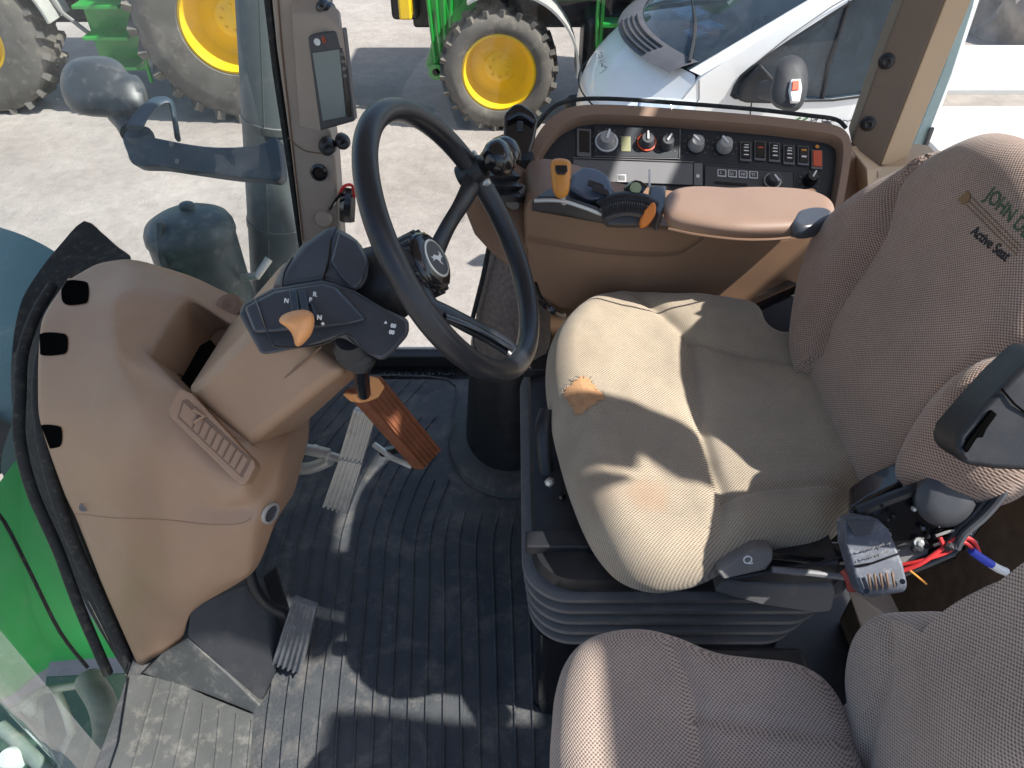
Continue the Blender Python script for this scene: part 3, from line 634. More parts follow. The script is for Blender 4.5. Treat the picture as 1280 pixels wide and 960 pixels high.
# ================================================================ duct pedestal, joysticks
pd = thing('console_pedestal', 'dark oval duct rising from the floor between the steering wheel and the driver seat', 'pedestal', tuple(P(625, 560, z=0)))
def ell(cx, cy, z, rx, ry, n=32, tw=0):
    return [V((cx+rx*math.cos(2*math.pi*k/n+tw), cy+ry*math.sin(2*math.pi*k/n+tw), z)) for k in range(n)]
bm = bmesh.new()
b_loft(bm, [ell(.0, 1.38, .30, .088, .12), ell(.005, 1.38, .42, .078, .11), ell(.02, 1.39, .55, .066, .10), ell(.03, 1.40, .66, .060, .09)]); mk('duct', bm, M['speckle'], pd)
bm = bmesh.new(); b_loft(bm, [ell(-.005, 1.37, .0, .112, .145), ell(-.005, 1.37, .05, .108, .14), ell(-.003, 1.375, .18, .100, .13), ell(.0, 1.38, .30, .093, .125), ell(.0, 1.38, .315, .089, .121)])
mk('lower_duct', bm, M['black'], pd)
bm = bmesh.new(); b_loft(bm, [ell(0, 1.36, 0, .16, .19), ell(0, 1.36, .012, .155, .185), ell(-.002, 1.365, .03, .118, .150)]); mk('floor_flange', bm, M['mat'], pd)
tube('edge_trim', [P(611, 310, y=1.33), P(604, 345, y=1.33), P(594, 385, y=1.33), P(588, 410, y=1.33)], .005, M['rubber'], pd, 8, smooth=4)
tube('cable', [P(668, 355, D=1.35), P(676, 375, D=1.33), P(690, 388, D=1.32), P(704, 395, D=1.35)], .006, M['gloss'], pd, 8, smooth=5)

jb = thing('lever_housing', 'dark brown housing carrying the two black control levers, left of the instrument panel', 'lever housing', tuple(P(620, 300, D=1.45)))
hp = [(578, 262, 1.40), (596, 236, 1.42), (628, 222, 1.44), (652, 236, 1.44), (660, 262, 1.43), (660, 330, 1.42), (645, 345, 1.42), (612, 318, 1.41), (592, 296, 1.40)]
prism('shell', [P(x, y, D=D) for x, y, D in hp], V((.02, .16, .03)), M['brown_dark'], jb, bevel=.012)
tube('grey_cuff', [P(640, 255, D=1.41), P(651, 236, D=1.43)], .014, M['grey'], jb, 10)
j1 = thing('control_lever', 'larger square-topped black control lever standing in front of the window ledge', 'control lever', tuple(P(655, 200, D=1.5)))
o1 = P(650, 165, D=1.50)
bm = bmesh.new()
q = [(630, 142), (643, 129), (652, 129), (668, 140), (673, 151), (668, 175), (660, 200), (640, 203), (629, 180)]
b_prism(bm, [P(x, y, D=1.49) for x, y in q], FW*.05+V((0, .01, 0))); mk('grip', bm, M['gloss'], j1, bevel=.011, seg=4)
tube('finger_ridge', [P(634, 150, D=1.478), P(650, 143, D=1.474), P(667, 153, D=1.478)], .005, M['gloss'], j1, 8, smooth=4)
box('thumb_button', P(650, 158, D=1.484), (.012, .008, .02), M['slate2'], j1, bevel=.002)
lathe('boot', [(.034, 0), (.03, .02), (.024, .03), (.02, .05)], P(654, 222, D=1.52), (0, -.1, 1), M['black'], j1, 20)
j2 = thing('control_lever', 'smaller round-topped black control lever with a pleated boot, beside the spinner knob', 'control lever', tuple(P(632, 240, D=1.42)))
o = P(630, 246, D=1.42); ax = (P(631, 178, D=1.40)-o).normalized()
lathe('boot', [(.036, -.01), (.040, 0), (.028, .010), (.036, .018), (.024, .028), (.031, .036), (.019, .046), (.016, .056)], o, ax, M['black'], j2, 28)
lathe('knob', [(.013, .05), (.02, .056), (.031, .064), (.033, .078), (.027, .090), (.020, .100), (.010, .106), (.001, .108)], o, ax, M['gloss'], j2, 24)

# ================================================================ instrument side panel under the window
po = P(880, 160, y=1.55); pn = V((0, -.93, .36)).normalized()
q1 = P(880, 235, y=1.44); e = (q1-po).normalized(); pn = V((1, -.02, 0)).cross(e).normalized()
if pn.y > 0: pn = -pn
def FP(x, y, h=0): return PL(x, y, po, pn)+pn*h
side = thing('instrument_panel', 'dark panel of knobs and rocker switches in a brown surround below the side window', 'control panel', tuple(FP(860, 240)))
outer = [(648, 262), (650, 225), (660, 195), (676, 166), (693, 149), (716, 139), (760, 137), (840, 142), (940, 150), (1010, 158), (1040, 163), (1054, 172), (1060, 190), (1056, 225), (1048, 268)]
inner = [(662, 262), (664, 232), (672, 208), (690, 180), (708, 164), (735, 155), (780, 155), (860, 160), (950, 167), (1020, 176), (1040, 181), (1046, 192), (1043, 225), (1035, 268)]
def sm(pl, n=4): return [V((v.x, v.y, 0)) for v in catmull([V((a, b, 0)) for a, b in pl], n)]
so_, si_ = sm(outer), sm(inner)
N_ = 90
def rs_open(pl, n):
    L = [0]
    for a, b in zip(pl, pl[1:]): L.append(L[-1]+(b-a).length)
    out = []; j = 0
    for k in range(n):
        s = L[-1]*k/(n-1)
        while j < len(L)-2 and L[j+1] < s: j += 1
        out.append(pl[j].lerp(pl[j+1], (s-L[j])/(L[j+1]-L[j])))
    return out
so_, si_ = rs_open(so_, N_), rs_open(si_, N_)
bm = bmesh.new(); rows = []
for lay in range(6):
    row = []
    for a, b in zip(so_, si_):
        t, h = ((-.0, -.06), (0, .014), (.12, .024), (.82, .024), (.96, .016), (1.0, -.008))[lay]
        p = a.lerp(b, t); row.append(bm.verts.new(FP(p.x, p.y, h)))
    rows.append(row)
for r0, r1 in zip(rows, rows[1:]):
    for i in range(N_-1): bm.faces.new((r0[i], r0[i+1], r1[i+1], r1[i]))
mk('surround', bm, plain('surround_brown', (.25, .16, .11), .5, var=.06, grain=900, gb=.25), side)
prism('fascia', [FP(p.x, p.y, -.004) for p in si_], -pn*.03, M['fascia'], side, bevel=0)
tube('window_bead', [FP(p.x, p.y, .004) + V((0, .012, .006)) for p in sm([(668, 170), (690, 143), (716, 133), (760, 131), (840, 136), (940, 144), (1010, 152), (1045, 157), (1058, 168)])], .0045, M['rubber'], side, 8)
def plate(name, x0, y0, x1, y1, mat, h=.0, th=.004, par=side, slope=.075, bev=.0012):
    dy = lambda x: (x-x0)*slope
    return prism(name, [FP(x0, y0, h), FP(x1, y0+dy(x1), h), FP(x1, y1+dy(x1), h), FP(x0, y1, h)], -pn*th, mat, par, bevel=bev)
plate('storage_slot', 721, 160, 739, 195, M['panelgrey'], .0); plate('storage_hole', 724, 163, 737, 190, M['gloss'], .0012)
plate('heater_plate', 742, 158, 849, 195, M['fascia'], .0012, slope=.03); 
tube('plate_edge', [FP(742, 196, .002), FP(800, 198, .002), FP(849, 199, .002), FP(850, 162, .002)], .0012, M['grey'], side, 5)
plate('radio_cover', 716, 199, 866, 226, M['panelgrey'], .001, slope=.035)
tube('cover_edge', [FP(716, 198, .003), FP(790, 200.5, .003), FP(867, 203.5, .003)], .0014, M['grey'], side, 5)
plate('hinge_plate', 867, 204, 878, 232, M['panelgrey'], .002, slope=.04); lathe('screw', [(.004, 0), (.004, .002), (.001, .001)], FP(872, 221, .002), pn, M['white'], side, 10)
plate('radio_panel', 881, 206, 992, 238, M['slate'], .001, slope=.075)
tube('plate_edge', [FP(880, 206, .002), FP(940, 211, .002), FP(992, 215, .002), FP(993, 240, .002)], .0012, M['slate2'], side, 5)
plate('display', 776, 171, 788, 190, M['lcd'], .003, slope=.03)
def knob(x, y, r, cap, ring=None, ang=0, sk=.9):
    k = lathe('knob', [(r*1.0, -.002), (r, .004), (r*sk, .006), (r*sk*.9, .018), (r*.7, .020), (.001, .020)], FP(x, y, .002), pn, cap, side, 24)
    if ring: lathe('ring', [(r*1.22, 0), (r*1.22, .003), (r*1.05, .0035), (r*1.05, 0)], FP(x, y, .002), pn, ring, k, 30)
    d = (FP(x+math.sin(ang)*10, y-math.cos(ang)*10)-FP(x, y)).normalized()
    b = bmesh.new(); b_box(b, FP(x, y, .0235)+d*r*.30, (r*1.1, r*.22, .004), d, pn.cross(d)); mk('pointer', b, M['white'], k, bevel=.0005)
    b = bmesh.new()
    for i in range(9):
        a = -2.3+4.6*i/8+.0
        b_box(b, FP(x+math.sin(a)*r*960/1.56*1.5, y-math.cos(a)*r*960/1.56*1.35, .0018), (.0022, .0022, .0008), V((1, 0, 0)), pn.cross(V((1, 0, 0))))
    mk('scale_marks', b, M['grey'], k)
M['silver'] = plain('silver_knob', (.42, .42, .41), .35, .3, var=.05, gb=.05)
knob(758, 178, .0195, M['silver'], M['white'], 0.3)
knob(808, 179, .0165, M['slate'], M['redlamp'], 0); knob(833, 181, .0155, M['slate'], None, .6)
knob(870, 182, .0165, M['silver'], None, -.8); knob(905, 184, .0165, M['silver'], None, -.7)
for (x, y, g) in ((932, 189, 0), (950, 188, 1), (968, 190, 0), (986, 193, 0), (1004, 194, 2), (1021, 199, 3)):
    s = plate('rocker_switch', x-7, y-12, x+7, y+12, M['panelgrey'], .0015, th=.004)
    mtt = M['redlamp'] if g == 3 else M['gloss']
    plate('rocker', x-5.5, y-10, x+5.5, y+9.5, mtt if g == 3 else M['gloss'], .005, th=.006, par=s)
    if g == 0:
        for dy in (-4, 0, 5): plate('mark', x-3, y+dy, x+3, y+dy+1.3, M['white'], .0056, th=.0006, par=s, bev=0)
        plate('mark', x-2, y-7, x+3, y-6, M['white'], .0056, th=.0006, par=s, bev=0)
    elif g == 1: plate('mark', x-3, y-3, x+3, y-1.5, M['redlamp'], .0056, th=.0006, par=s, bev=0)
    elif g == 2: plate('mark', x-3, y-6, x+3, y-4, M['amber'], .0056, th=.0006, par=s, bev=0); plate('mark', x-3, y+2, x+3, y+4, M['white'], .0056, th=.0006, par=s, bev=0)
    else: lathe('mark', [(.004, 0), (.004, .001), (.001, .001)], FP(x, y-15, .002), pn, M['amber'], s, 10)
for i, ch in enumerate(('1', 'LI', 'NI', 'TI')):
    x = 902+i*13.2; s = plate('preset_button', x-5.5, 212+i*.8, x+5.5, 221+i*.8, M['white'], .003, th=.003)
    plate('button_face', x-4.2, 213.3+i*.8, x+4.2, 219.8+i*.8, M['slate'], .0036, th=.001, par=s, bev=0)
    text('button_mark', ch, FP(x-3, 219+i*.8, .0042), V((1, 0, 0)), FP(x, 210)-FP(x, 220), .009, M['white'], s, depth=.0003)
knob(965, 227, .0145, M['slate'], M['silver'], 2.5, .95); knob(1012, 226, .0135, M['gloss'], None, .5)
plate('card_slot', 893, 227, 934, 230, M['gloss'], .003, th=.002)

# ================================================================ armrest console
ac = thing('armrest_console', 'brown right-hand control console beside the driver seat, with a mauve-brown padded armrest', 'armrest console', tuple(P(840, 330, y=1.25)))
body = [(655, 268), (661, 252), (676, 246), (700, 248), (730, 256), (756, 268), (770, 276), (800, 281), (840, 286), (900, 294), (980, 296), (1030, 286), (1046, 284), (1046, 330), (1040, 380), (1010, 395), (940, 400), (760, 395), (700, 388), (664, 365), (655, 320)]
sk = [P(x, y, y=1.235+(380-y)*.0001) for x, y in body]
prism('side_cover', sk, V((0, .14, .012)), plain('console_brown', (.24, .142, .085), .45, var=.06, grain=900, gb=.25), ac, bevel=.010, seg=4)
tube('cover_joint', [P(657, 300, y=1.2345), P(720, 312, y=1.2345), P(780, 319, y=1.2345), P(840, 320, y=1.2345), P(868, 308, y=1.2345), P(890, 290, y=1.2345)], .0016, M['brown_dark'], ac, 6, smooth=5)
# front control pod
pod = [(664, 250, 1.345), (690, 232, 1.40), (730, 222, 1.43), (765, 232, 1.43), (776, 250, 1.40), (768, 268, 1.35), (748, 262, 1.335), (700, 250, 1.33), (676, 247, 1.335)]
prism('top_pod', [P(x, y, D=D) for x, y, D in pod], V((0, .01, -.03)), M['slate'], ac, bevel=.005)
tube('pod_trim', [P(668, 251, D=1.33), P(700, 251, D=1.322), P(728, 259, D=1.318), P(752, 268, D=1.318)], .0035, M['chrome'], ac, 8, smooth=4)
tube('pod_trim', [P(672, 247, D=1.335), P(702, 248, D=1.33), P(732, 256, D=1.325), P(748, 262, D=1.325)], .003, M['slate2'], ac, 8, smooth=4)
hoodp = [(712, 236, 1.36), (716, 216, 1.38), (728, 208, 1.40), (748, 210, 1.40), (761, 220, 1.39), (768, 236, 1.36), (764, 248, 1.345), (735, 250, 1.34)]
prism('pod_hood', [P(x, y, D=D) for x, y, D in hoodp], FW*.05, plain('blue_grey_pod', (.10, .12, .16), .35, var=.05, gb=.1), ac, bevel=.008, seg=4)
for k, (x, y) in enumerate(((736, 229), (742, 236))):
    prism('pod_slot', [P(x, y-5, D=1.352-k*.008), P(x+18, y+1, D=1.352-k*.008), P(x+22, y+10, D=1.345-k*.008), P(x-2, y+2, D=1.345-k*.008)], FW*.006, M['gloss'], ac, bevel=.001)
lathe('rocker_dial', [(.017, 0), (.019, .008), (.014, .014), (.001, .015)], P(706, 236, D=1.41), (0, -.4, 1), M['gloss'], ac, 20)
# throttle lever
lv = [(688, 205), (692, 199), (703, 198), (712, 201), (714, 208), (713, 225), (711, 240), (706, 247), (697, 247), (691, 238), (689, 222)]
q = resample(catmull([V((a, b, 0)) for a, b in lv], 4, True), 50); bm = bmesh.new(); loops = []
for s, d in ((.80, .022), (.97, .016), (1, .006), (.97, -.006), (.85, -.013), (.5, -.017), (.15, -.018)): loops.append([P(701+(p.x-701)*s, 222+(p.y-222)*s, D=1.315+d) for p in q])
b_loft(bm, loops); tl = mk('throttle_lever', bm, M['amber'], ac, sharp=70)
prism('lever_button', [P(x, y, D=1.294) for x, y in ((694, 206), (709, 206), (710, 213), (706, 218), (697, 218), (694, 213))], FW*.012, M['gloss'], tl, bevel=.002)
tube('lever_shank', [P(703, 245, D=1.32), P(705, 254, D=1.335)], .005, M['chrome'], ac, 8)
# thumb wheel with orange stop
tw0 = P(782, 262, D=1.36); tax = V((.12, -.75, -.65)); 
arc = [(748, 258), (760, 250), (775, 246), (792, 246), (808, 249), (820, 256)]
tube('wheel_guard', [P(x, y, D=1.34) for x, y in arc], .012, M['black'], ac, 10, smooth=5, flat=.6)
arc2 = [(753, 270), (765, 264), (780, 261), (795, 262), (808, 266)]
tube('thumb_wheel', [P(x, y, D=1.318) for x, y in arc2], .016, M['slate'], ac, 14, smooth=5, flat=.7)
bm = bmesh.new()
for p in catmull([P(x, y-3, D=1.3035) for x, y in arc2], 5): b_box(bm, p, (.0022, .004, .02), (1, 0, 0), FW)
mk('thumb_ridge', bm, M['gloss'], ac)
prism('wheel_skirt', [P(x, y, D=1.318) for x, y in ((755, 272), (770, 267), (790, 266), (803, 269), (800, 281), (776, 281), (760, 280))], FW*.03, M['slate'], ac, bevel=.004)
prism('orange_stop', [P(x, y, D=1.30) for x, y in ((817, 251), (821, 256), (820, 268), (812, 280), (803, 284), (800, 276), (806, 262))], FW*.02, M['orange'], ac, bevel=.004)
tube('fin', [P(784, 240, D=1.36), P(795, 232, D=1.36), P(806, 238, D=1.36)], .010, M['gloss'], ac, 8, smooth=4)
lathe('green_dial', [(.010, 0), (.010, .006), (.001, .007)], P(794, 236, D=1.345), (0, -.7, .7), plain('pale_green_mark', (.35, .42, .25), gb=0), ac, 16)
tube('lever_rod', [P(812, 232, D=1.40), P(812, 212, D=1.40)], .002, M['white'], ac, 6)
plate('mode_mark', 770, 224, 781, 233, M['white'], .02, th=.002, par=ac, slope=0); plate('mode_face', 771.3, 225.2, 779.7, 231.8, M['panelgrey'], .0206, th=.001, par=ac, slope=0, bev=0)
prism('hinge_block', [P(x, y, D=D) for x, y, D in ((812, 232, 1.40), (833, 231, 1.40), (832, 255, 1.33), (824, 270, 1.31), (812, 255, 1.34))], V((0, .01, -.04)), M['slate2'], ac, bevel=.005)
# padded armrest
aO = P(925, 262, y=1.25); aO.z = P(925, 262, y=1.25).z
zA = .725
def A2(x, y): p = P(x, y, z=zA); return (p.x, p.y-1.25)
oc = [A2(*p) for p in ((834, 246), (845, 241), (870, 239), (930, 239), (990, 242), (1020, 246), (1038, 254), (1043, 266), (1038, 278), (1015, 286), (980, 289), (920, 289), (870, 283), (838, 276), (830, 266), (829, 255))]
pad('armrest_pad', oc, V((0, 1.25, zA)), V((1, 0, 0)), V((0, 1, 0)), V((0, 0, 1)), M['leather'], ac, .014, .018, .024, n=160, rings=14, under=.012, center=(.39, -.01))
cz = zA+.004
def A3(x, y): p = P(x, y, z=cz); return (p.x, p.y-1.25)
pad('end_cap', [A3(*p) for p in ((990, 277), (996, 269), (1012, 265), (1030, 266), (1040, 272), (1036, 282), (1020, 290), (1000, 292), (989, 287))], V((0, 1.25, cz)), V((1, 0, 0)), V((0, 1, 0)), V((0, 0, 1)), M['slate2'], ac, .013, .012, .012, n=60, rings=6, under=.006)
bm = bmesh.new(); st_ = [A2(*p) for p in ((836, 282), (870, 289), (920, 295), (960, 295.5), (990, 293))]
mk('seam', (lambda b: (b_tube(b, [V((x, 1.25+y, zA-.006)) for x, y in st_], .0022, 6, smooth=5), b)[1])(bm), M['brown_dark'], ac)

# brown wheel-arch block and rear post
rp = thing('rear_post', 'brown cab rear post with two round bolts, between the van and the white wall', 'cab post', tuple(P(1095, 210, y=1.6)))
yb = 1.58
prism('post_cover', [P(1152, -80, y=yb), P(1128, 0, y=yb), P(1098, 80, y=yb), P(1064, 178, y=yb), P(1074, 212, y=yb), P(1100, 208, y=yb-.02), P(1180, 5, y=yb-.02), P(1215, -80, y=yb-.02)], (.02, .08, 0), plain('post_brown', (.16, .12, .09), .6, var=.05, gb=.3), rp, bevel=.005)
prism('lit_face', [P(1216, -80, y=yb-.021), P(1181, 4, y=yb-.021), P(1101, 207, y=yb-.021), P(1130, 208, y=yb+.02), P(1178, 90, y=yb+.02), P(1217, -5, y=yb+.02), P(1245, -80, y=yb+.02)], (.0, .06, 0), M['tan'], rp, bevel=.004)  # post face coloured lighter where the sun falls on it
for (x, y) in ((1108, 76), (1085, 154)):
    lathe('bolt', [(.016, 0), (.016, .004), (.011, .006), (.011, .012), (.007, .014), (.001, .010)], P(x, y, y=yb-.002), (-.3, -1, .1), M['black'], rp, 18)
rb = thing('rear_corner_block', 'brown moulded block at the foot of the rear post, behind the driver seat back', 'trim block', tuple(P(1100, 300, y=1.45)))
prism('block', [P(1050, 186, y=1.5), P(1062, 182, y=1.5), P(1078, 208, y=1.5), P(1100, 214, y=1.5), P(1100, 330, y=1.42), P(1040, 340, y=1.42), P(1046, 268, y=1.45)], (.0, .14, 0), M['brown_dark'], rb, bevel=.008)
prism('lit_block', [P(1084, 211, y=1.44), P(1101, 209, y=1.56), P(1150, 206, y=1.56), P(1190, 210, y=1.56), P(1190, 330, y=1.44), P(1086, 330, y=1.40), P(1086, 240, y=1.42)], (.0, .12, 0), M['tan'], rb, bevel=.006)  # lighter colour stands in for sunlight on this side of the block
# low trim wall under the far windows, behind the console
tw_ = thing('side_trim', 'dark brown lower trim behind the armrest console and the driver seat', 'trim panel', tuple(P(900, 330, y=1.5)))
prism('panel', [P(664, 262, y=1.49), P(1046, 268, y=1.49), P(1060, 300, y=1.46), P(1060, 470, y=1.46), P(690, 430, y=1.46), P(664, 340, y=1.46)], (0, .06, 0), M['brown_dark'], tw_, bevel=.004)
# ================================================================ driver seat
ZS = .50
ds = thing('driver_seat', 'larger beige-brown cloth seat on black bellows, with a torn patch at its front edge', 'seat', (.3, .9, 0))
def C2(x, y, z=ZS): p = P(x, y, z=z); return (p.x-.3, p.y-.9)
out = [(757, 370), (775, 366), (800, 367), (830, 371), (865, 375), (905, 380), (932, 385), (947, 400), (958, 420), (980, 431), (1012, 434), (1034, 460), (1064, 506), (1092, 556), (1108, 596), (1100, 612), (1078, 628), (1058, 648), (1046, 668), (1022, 683), (985, 687), (950, 690), (915, 705), (885, 722), (850, 733), (812, 735), (775, 722), (748, 695), (728, 660), (710, 615), (698, 575), (688, 530), (682, 485), (684, 450), (694, 420), (714, 390), (735, 376)]
oc = [C2(x, y, .525 if y < 400 else (.51 if y < 440 else .50)) for x, y in out]
def G2(x, y, z=.55): p = P(x, y, z=z); return (p.x-.3, p.y-.9)
s1 = [G2(*p) for p in ((792, 366), (822, 388), (862, 424), (868, 470), (878, 530), (892, 585), (905, 621), (900, 660), (893, 700))]
s2 = [G2(*p) for p in ((862, 424), (920, 440), (985, 452), (1040, 462))]
s3 = [G2(*p) for p in ((905, 621), (960, 612), (1030, 606), (1110, 600))]
def hf(u, v):
    h = 0
    for s, w, d in ((s1, .009, .007), (s2, .007, .005), (s3, .007, .006)):
        x = dist_poly(u, v, s); h -= d*math.exp(-(x/w)**2)+d*.8*math.exp(-(x/.02)**2)
    # raised side bolsters behind the front roll, dished centre
    h += .016*max(0, min(1, (abs(v+.005)-.13)/.1))*max(0, min(1, (u+.05)/.1))
    h -= .012*math.exp(-((u-.02)/.14)**2-((v)/.14)**2)
    h += .010*math.exp(-((u+.17)/.07)**2)
    h += .0016*noise.noise(V((u*14, v*14, 0)))+.0012*noise.noise(V((u*40, v*34, 2)))
    return h
cu = pad('cushion', oc, V((.3, .9, ZS)), V((1, 0, 0)), V((0, 1, 0)), V((0, 0, 1)), M['cushion'], ds, .055, .05, .05, hf, n=300, rings=70, under=.075, rz=.05)
# the tear: foam showing in a ragged diamond
def top_at(x, y):
    u, v = x-.3, y-.9; return .555+hf(u, v)+.001
def ragged(cx, cy, r, n=40, sq=1):
    return None
def on_cushion(px, py):
    z = .55
    for _ in range(6):
        p = P(px, py, z=z); z = top_at(p.x, p.y)
    return P(px, py, z=z)
tear = [(705, 492), (712, 483), (722, 474), (731, 471), (739, 477), (748, 488), (757, 497), (748, 503), (738, 509), (728, 517), (720, 519), (714, 508)]
tr = resample(catmull([V((a, b, 0)) for a, b in tear], 4, True), 70)
M['foam'] = plain('yellowed_foam', (.50, .27, .13), .95, var=.15, grain=300, gb=1, big=60)
bm = bmesh.new(); rngs = []
for s in (1, .85, .6, .3):
    pp = drape(cu, [(730+(p.x-730)*s*(1+.05*math.sin(i*2.7)+.04*math.sin(i*5.1)), 494+(p.y-494)*s*(1+.05*math.sin(i*2.7)+.04*math.sin(i*5.1))) for i, p in enumerate(tr)], .0012 if s == 1 else .0018)
    rngs.append([bm.verts.new(p) for p in pp])
for a, b in zip(rngs, rngs[1:]):
    for i in range(len(a)): bm.faces.new((a[i], a[(i+1) % len(a)], b[(i+1) % len(a)], b[i]))
bm.faces.new(rngs[-1]); mk('torn_patch', bm, M['foam'], cu)
bm = bmesh.new()
for i, p in enumerate(tr[::2]):
    a = drape(cu, [(p.x, p.y), (p.x+random.uniform(-4, 4), p.y+random.uniform(-4, 4))], .002)
    if a[0] and a[1]: b_tube(bm, [a[0], a[1]+V((0, 0, .002))], .0006, 4)
mk('frayed_thread', bm, M['cushion'], cu)

# ---- back rest
th = math.radians(15)
bO = V((.535, .89, .53)); bU = V((0, -1, 0)); bW = V((math.sin(th), 0, math.cos(th))); bN = V((-math.cos(th), 0, math.sin(th)))
half = [(0.0, -.03), (.10, -.03), (.155, -.02), (.20, .01), (.255, .07), (.288, .13), (.293, .17), (.276, .23), (.228, .30), (.184, .355), (.140, .405), (.09, .440), (.0, .455)]
outb = [(-a, b) for a, b in half[::-1]][:-1]+half[:-1]
outb = [(a, b) for a, b in outb]
def BB(x, y, h=.06): p = PL(x, y, bO+bN*h, bN)-bO; return (p.dot(bU), p.dot(bW))
sL = [BB(*p) for p in ((1020, 440), (1034, 405), (1048, 378), (1074, 333), (1097, 291), (1112, 228))]
sR = [BB(*p) for p in ((1106, 604), (1118, 572), (1138, 532), (1165, 489), (1192, 461), (1222, 442), (1255, 431), (1290, 428), (1330, 440))]
def beyond(u, v, s, sg):
    for (a0, b0), (a1, b1) in zip(s, s[1:]):
        if min(b0, b1) <= v <= max(b0, b1): 
            t = (v-b0)/(b1-b0 or 1e-9); return sg*(u-(a0+(a1-a0)*t))
    return sg*(u-(s[0][0] if v < s[0][1] else s[-1][0]))
def hb(u, v):
    h = 0
    for s, sg, hh in ((sL, -1, .028), (sR, 1, .040)):
        x = dist_poly(u, v, s); h -= .008*math.exp(-(x/.008)**2)
        if beyond(u, v, s, sg) > 0: h += hh*math.sin(min(1, x/.055)*math.pi/2)
    h += .012*math.exp(-((v-.14)/.09)**2)*math.exp(-(u/.13)**2)
    h += .0018*noise.noise(V((u*12, v*12, 5)))
    return h
bk = pad('backrest', outb, bO, bU, bW, bN, M['backcloth'], ds, .05, .06, .06, hb, n=300, rings=64, under=.04, rz=.045, center=(0, .2))
_dg = bpy.context.evaluated_depsgraph_get(); _dg.update(); BKT = BVHTree.FromObject(bk, _dg)
def surfb(p, N):
    q = p-bO; u, v = q.dot(bU), q.dot(bW); h = .05+hb(u, v)+.0012; return bO+bU*u+bW*v+bN*(h+(p-PL0).dot(N)*1.0)
def on_back(x, y):
    p = PL(x, y, bO+bN*.055, bN); return p
def stitched(body, xa, ya, xb, yb, size, mat, name, bold=.0, shear=0):
    a, b = on_back(xa, ya), on_back(xb, yb); U = (b-a).normalized(); W = bN.cross(U)
    if W.z < 0: W = -W
    off = a; bo = ds.location
    def sf(p, N):
        r = (p-CAM).normalized(); h = BKT.ray_cast(CAM-bo, r)
        n = h[1] if h[0] and h[1].dot(r) < 0 else -h[1] if h[0] else N
        return (h[0]+bo+n*(.0009+max(0, (p-off).dot(N)))) if h[0] else p
    t = text(name, body, a, U, W, size, mat, bk, depth=.0002, surf=sf, bold=bold, shear=shear)
    return t
stitched('JOHN DEERE', 1231, 248, 1290, 308, .024, M['txtgreen'], 'stitched_name', .0002)
stitched('Active Seat', 1213, 292, 1264, 333, .0175, M['txtblack'], 'stitched_words', .0002, .15)
a = on_back(1212, 243); b_ = on_back(1222, 256)
bm = bmesh.new()
mp = [(1198, 250), (1210, 238), (1214, 244), (1212, 252), (1204, 256)]
for off in (0,):
    b_prism(bm, drape(bk, mp, .0015), -bN*.006)
mk('stitched_emblem', bm, M['txtgold'], bk)
for k in range(3):
    tube('stitch_line', drape(bk, [(1214-k*3+t*9, 246+k*5+t*9) for t in range(8)], .0006), .0006, M['txtgold'], bk, 5)

# ---- suspension, bellows, base
def rrect(cx, cy, hx, hy, r, z, n=12):
    o = []
    for sx, sy, a0 in ((1, 1, 0), (-1, 1, 90), (-1, -1, 180), (1, -1, 270)):
        for k in range(n): a = math.radians(a0+90*k/(n-1)); o.append(V((cx+sx*(hx-r)+r*math.cos(a), cy+sy*(hy-r)+r*math.sin(a), z)))
    return o
bx, by = .262, .90
for k in range(5):
    z0 = .412-k*.035; hx, hy = .247-.007*k, .268-.004*k; L = []
    for dz, ins in ((.003, .062), (.001, .030), (-.002, .010), (-.006, .001), (-.012, .0), (-.019, .006), (-.024, .022), (-.028, .045), (-.033, .062)): L.append(rrect(bx-.004*k, by, hx-ins, hy-ins, .07-ins*.8, z0+dz))
    bm = bmesh.new(); b_loft(bm, L); mk('bellows_fold', bm, M['bellows'], ds)
bm = bmesh.new(); b_loft(bm, [rrect(bx, by, .222, .255, .06, .408), rrect(bx, by, .232, .262, .06, .425), rrect(bx, by, .228, .26, .06, .445), rrect(bx, by, .2, .24, .05, .452)]); mk('upper_frame', bm, M['black'], ds)
bm = bmesh.new(); b_loft(bm, [rrect(.24, .90, .20, .24, .03, 0), rrect(.24, .90, .20, .24, .03, .25)]); mk('base_frame', bm, M['gloss'], ds)
box('seat_pan', (.30, .90, .465), (.38, .44, .03), M['gloss'], ds)
for y in (.70, 1.10):
    box('slide_rail', (.24, y, .452), (.44, .03, .02), M['black'], ds, bevel=.003)
# cluttered front linkage seen left of the cushion
tube('front_lever', [P(682, 512, D=1.25), P(679, 540, D=1.24), P(683, 590, D=1.24), P(690, 640, D=1.22)], [.010, .014, .012, .008], M['black'], ds, 10, smooth=4, flat=.5)
tube('link_bar', [P(700, 690, D=1.13), P(740, 706, D=1.12), P(790, 715, D=1.12)], .006, M['chrome'], ds, 8)
for i in range(9):
    x, y = 692+random.uniform(-5, 12), 600+i*17+random.uniform(-4, 4); r = random.uniform(.004, .009)
    lathe('linkage_bolt', [(r, 0), (r, .008), (r*.5, .011)], P(x, y, D=1.2), (-.4, -.8, .4), M['gloss'] if i % 3 else M['chrome'], ds, 6)
prism('guard_panel', [P(682, 560, D=1.32), P(692, 575, D=1.28), P(704, 640, D=1.22), P(706, 700, D=1.2), P(690, 730, D=1.22), P(676, 700, D=1.26)], (.02, .05, 0), M['gloss'], ds, bevel=.004)
prism('adjuster_handle', [P(x, y, D=D) for x, y, D in ((904, 726, 1.01), (897, 716, 1.0), (945, 686, 1.02), (968, 688, 1.03), (966, 702, 1.03), (958, 714, 1.02))], V((0, .03, -.01)), M['grey'], ds, bevel=.005)
